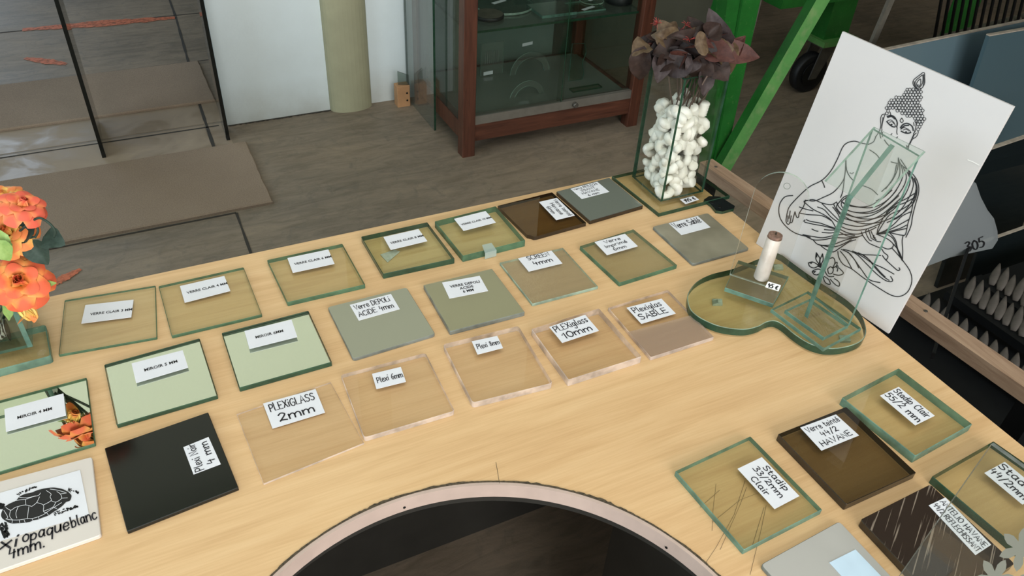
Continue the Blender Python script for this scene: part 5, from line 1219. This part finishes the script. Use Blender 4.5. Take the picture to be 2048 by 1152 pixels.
#DRAWING#
# ------------------------------------------------------------------ the line drawing on the white board
r, BO, BN = BOARD
def bp(a, b): return atP(a, b, BO, BN)+BN*.0005
def cA(s): return [(1500+x/1.8577, 60+y/1.8577) for x, y in s]
def cD(s): return [(1580+x/3.84, 120+y/3.84) for x, y in s]
def cE(s): return [(1500+x/4.43, 380+y/4.43) for x, y in s]
def ps(txt):
    return [[tuple(float(k) for k in p.split(',')) for p in ln.split()] for ln in txt.strip().splitlines()]
DD = ps('''975,225 948,190 950,155 985,125 1030,95 1036,140 1035,180 1015,215 985,228
978,215 962,185 970,155 1000,130 1020,115 1022,160 1010,195 990,212
983,205 973,185 985,160 1003,145 1006,170 1000,195 983,205
955,165 960,200 980,222
1028,110 1030,160 1024,200
735,405 715,470 705,525
970,470 965,530 930,620 905,665
725,415 705,425 697,460 700,500 690,540 662,588
716,440 711,480 708,505
708,530 700,570
985,545 985,562 970,590 940,610 925,640 905,668
972,560 952,580 945,600
965,545 950,565
770,400 776,425
950,480 955,505
860,445 847,465 858,480 872,468 860,445
825,520 821,555 826,572
775,575 785,565
818,600 828,590
895,655 905,690
915,645 910,690
688,560 700,600
712,555 712,590''')
DT = ps('''748,435 775,425 805,440 825,480 820,515
850,520 870,495 905,487 940,510 948,542
745,472 765,495 790,512 806,514
855,546 885,560 910,562 930,556
752,441 780,433 806,452
856,528 880,506 912,502''')
DL = ps('''745,470 775,460 800,480 812,512
850,532 880,520 915,535 930,556
765,478 785,474 800,490
870,538 895,532 915,545''')
AA = ps('''440,425 415,420 385,413 350,428 325,480 300,525 268,558 225,580 195,605 165,635 145,660 137,690 135,712 142,722 149,715 154,690
149,715 157,714 163,692 168,675
168,675 174,695 181,695 184,680 200,655 206,632
142,690 141,712
150,672 146,700
206,632 240,635 272,622 310,603 340,570 353,540 357,480
357,480 360,520 372,545 386,560
352,545 345,600 337,622
268,560 275,575 278,585
468,395 460,415 440,425
500,408 508,420 518,430
445,445 470,462 484,480
410,575 450,590 475,612
525,490 548,496
160,615 130,620 110,650 110,690 130,725 170,755 225,770
552,475 562,500 600,530 622,560 628,600 615,650 605,690 598,730 580,770
552,478 548,520 525,565 490,600
556,490 556,540 530,585 495,620 470,635
562,500 568,545 540,600 500,640 450,660 390,655 345,640
570,510 582,550 560,600 510,650 450,680 380,675 348,658
580,520 596,560 575,615 530,670 465,700 400,698 350,676
590,530 608,570 590,625 545,685 490,712 430,720 380,708 345,688
600,540 618,580 605,630 560,690 510,715
612,550 622,590 610,640 570,680 530,705
545,500 535,545 505,590
560,480 600,540
372,613 350,620 334,638 322,655 330,672 348,690
366,618 346,632 340,650 352,668
372,613 358,628 356,645 364,660''')
EE = ps('''990,370 1000,400 1050,465 1110,495 1165,520 1190,555 1220,578 1222,600 1206,618 1192,604 1175,580
1035,350 1026,372 1058,440 1080,450
1050,350 1060,375 1075,425
1075,365 1090,400 1112,425
1080,430 1130,455 1160,458
1120,390 1170,410 1230,440 1272,482 1255,515 1215,522 1165,500
1100,400 1095,420 1120,440
910,540 990,570 1080,575 1160,580
480,100 560,85 640,115 720,130 770,105
480,105 560,170 650,215 720,265 760,330
600,150 660,175 720,240 790,290
640,120 700,180 760,240 800,280
445,205 520,218 640,228 720,270
440,150 480,165 560,185
490,265 480,272 490,285 560,302 650,318 760,345
500,262 540,278 620,292 700,320 790,350
550,345 580,360 605,365
660,350 720,355 790,350
640,375 720,380 790,365
470,395 560,412 650,422 750,402 850,392 930,402
480,400 560,440 650,440 750,422 850,425 950,420
560,440 600,480 660,490 740,482 850,442 960,415
620,485 680,530 740,548 800,512 880,460 940,440
640,490 720,505 800,490 900,440
780,545 790,600 830,660 905,700 1010,780 1130,860 1250,930 1330,942 1400,900 1435,810 1420,720 1360,630 1310,570 1260,515
800,540 850,600 890,670 905,700
810,525 880,560 930,620 1000,720 1060,795 1155,820
830,525 900,545 960,580 1030,650 1120,740 1200,800 1250,812 1266,798 1248,766
920,545 1000,590 1090,650 1180,690 1278,745
870,550 930,620 965,690
960,555 1040,600 1120,700 1190,770 1235,800
1000,575 1060,620 1150,720 1200,770
1206,620 1260,670 1310,712 1330,704 1322,688
1275,480 1320,540 1350,610
1240,380 1290,440 1310,520 1345,600
1200,385 1260,420 1290,470 1320,560 1352,628
1480,0 1450,100 1430,200 1400,300 1380,390 1345,400 1250,380
1435,190 1350,230 1280,300 1200,360 1130,385
1440,110 1350,170 1240,220 1180,300 1130,385
1410,260 1320,310 1240,350 1130,385
1390,310 1330,340 1230,368 1130,388
1390,340 1300,360 1200,385 1130,390
1470,60 1380,110 1280,150 1200,220 1140,330 1128,385
1460,30 1380,80 1300,120 1210,200
1360,400 1350,450 1355,540 1352,620
830,170 950,200 1060,190 1150,150 1250,60 1300,0
830,210 940,240 1060,230 1180,170 1320,50
830,250 930,275 1050,270 1180,210 1340,70
810,290 900,315 1000,320 1130,280 1240,200
800,320 880,350 980,355 1080,330 1170,290
795,345 870,380 960,390 1060,360 1120,330
800,375 870,408 950,415 1000,400
805,90 850,130 950,150 1060,140 1180,70 1260,0
735,150 780,210 800,260
745,130 765,170 800,215
770,110 790,150 820,180
700,610 740,600 755,640 735,690
755,650 775,640 765,690
690,700 715,680 740,700 730,735 700,740 690,700
650,680 690,760 745,765
790,690 830,735 790,755 740,745
740,690 780,670 775,720
650,770 670,820 712,835 700,795 660,765
712,790 760,840 792,850 790,815 750,785
590,555 585,610 612,650 622,610 590,555
645,565 650,620 628,655 622,620 645,565
520,645 560,638 605,668 570,690 530,675 520,645
570,748 555,720 600,700 635,712 605,750 570,748
655,690 640,730 600,750''')
EB = ps('''588,555 600,575 596,600 586,590
612,650 618,600 626,640
645,565 648,600 640,590
605,650 640,655 630,690 600,680
520,645 545,655 560,640 530,640
555,722 590,715 575,735
606,745 634,712 640,730''')
hair = [(940,212),(1000,225),(1018,265),(1005,330),(1030,390),(1035,450),(1003,530),(985,543),(978,500),(962,470),(930,442),(880,430),(840,396),(790,383),(740,415),(730,405),(742,350),(780,300),(830,280),(868,280),(880,235),(905,212)]
def inside(x, y, P):
    c = False
    for i in range(len(P)):
        (x1_, y1_), (x2_, y2_) = P[i-1], P[i]
        if (y1_ > y) != (y2_ > y) and x < (x2_-x1_)*(y-y1_)/(y2_-y1_)+x1_: c = not c
    return c
m = MB(); rr = random.Random(2)
def drawl(L, cv, w, closed=False):
    for l in L: ribbon(m, crom(cv(l), 4, closed), w, bp)
drawl(DD, cD, 1.5); drawl(DT, cD, 2.6); drawl(DL, cD, 1.3); drawl(AA, cA, 1.9); drawl(EE, cE, 1.9)
for x, y in ((372, 531), (378, 533), (383, 530)): drawl([[(x, y), (x+2, y+1), (x+3, y)]], cA, 1.5)
y = 205; k = 0
while y < 550:
    x = 720+(k % 2)*12
    while x < 1045:
        if inside(x, y, hair):
            jx, jy = x+rr.uniform(-2, 2), y+rr.uniform(-2, 2); a_ = rr.uniform(10.5, 12)
            ribbon(m, cD([(jx+a_*math.cos(q_*math.pi/5), jy+a_*math.sin(q_*math.pi/5)) for q_ in range(11)]), 1.15, bp)
        x += 24
    y += 20.5; k += 1
for cx_, cy_, a_ in ((984, 192, 6), (782, 496, 8), (893, 553, 8)):
    P = [bp(*p) for p in cD([(cx_+a_*math.cos(q_*math.pi/5), cy_+a_*.8*math.sin(q_*math.pi/5)) for q_ in range(10)])]
    m.add(P, [tuple(range(10))])
for l in EB:
    P = [bp(*p) for p in cE(l)]; m.add(P, [tuple(t3) for t3 in mg.tessellate_polygon([P])])
m.build('line_drawing', M['ink'], r)
m = MB(); ribbon(m, cA([(810,482),(830,490),(852,502)]), 1.6, bp); m.build('scratch', M['price'], r)
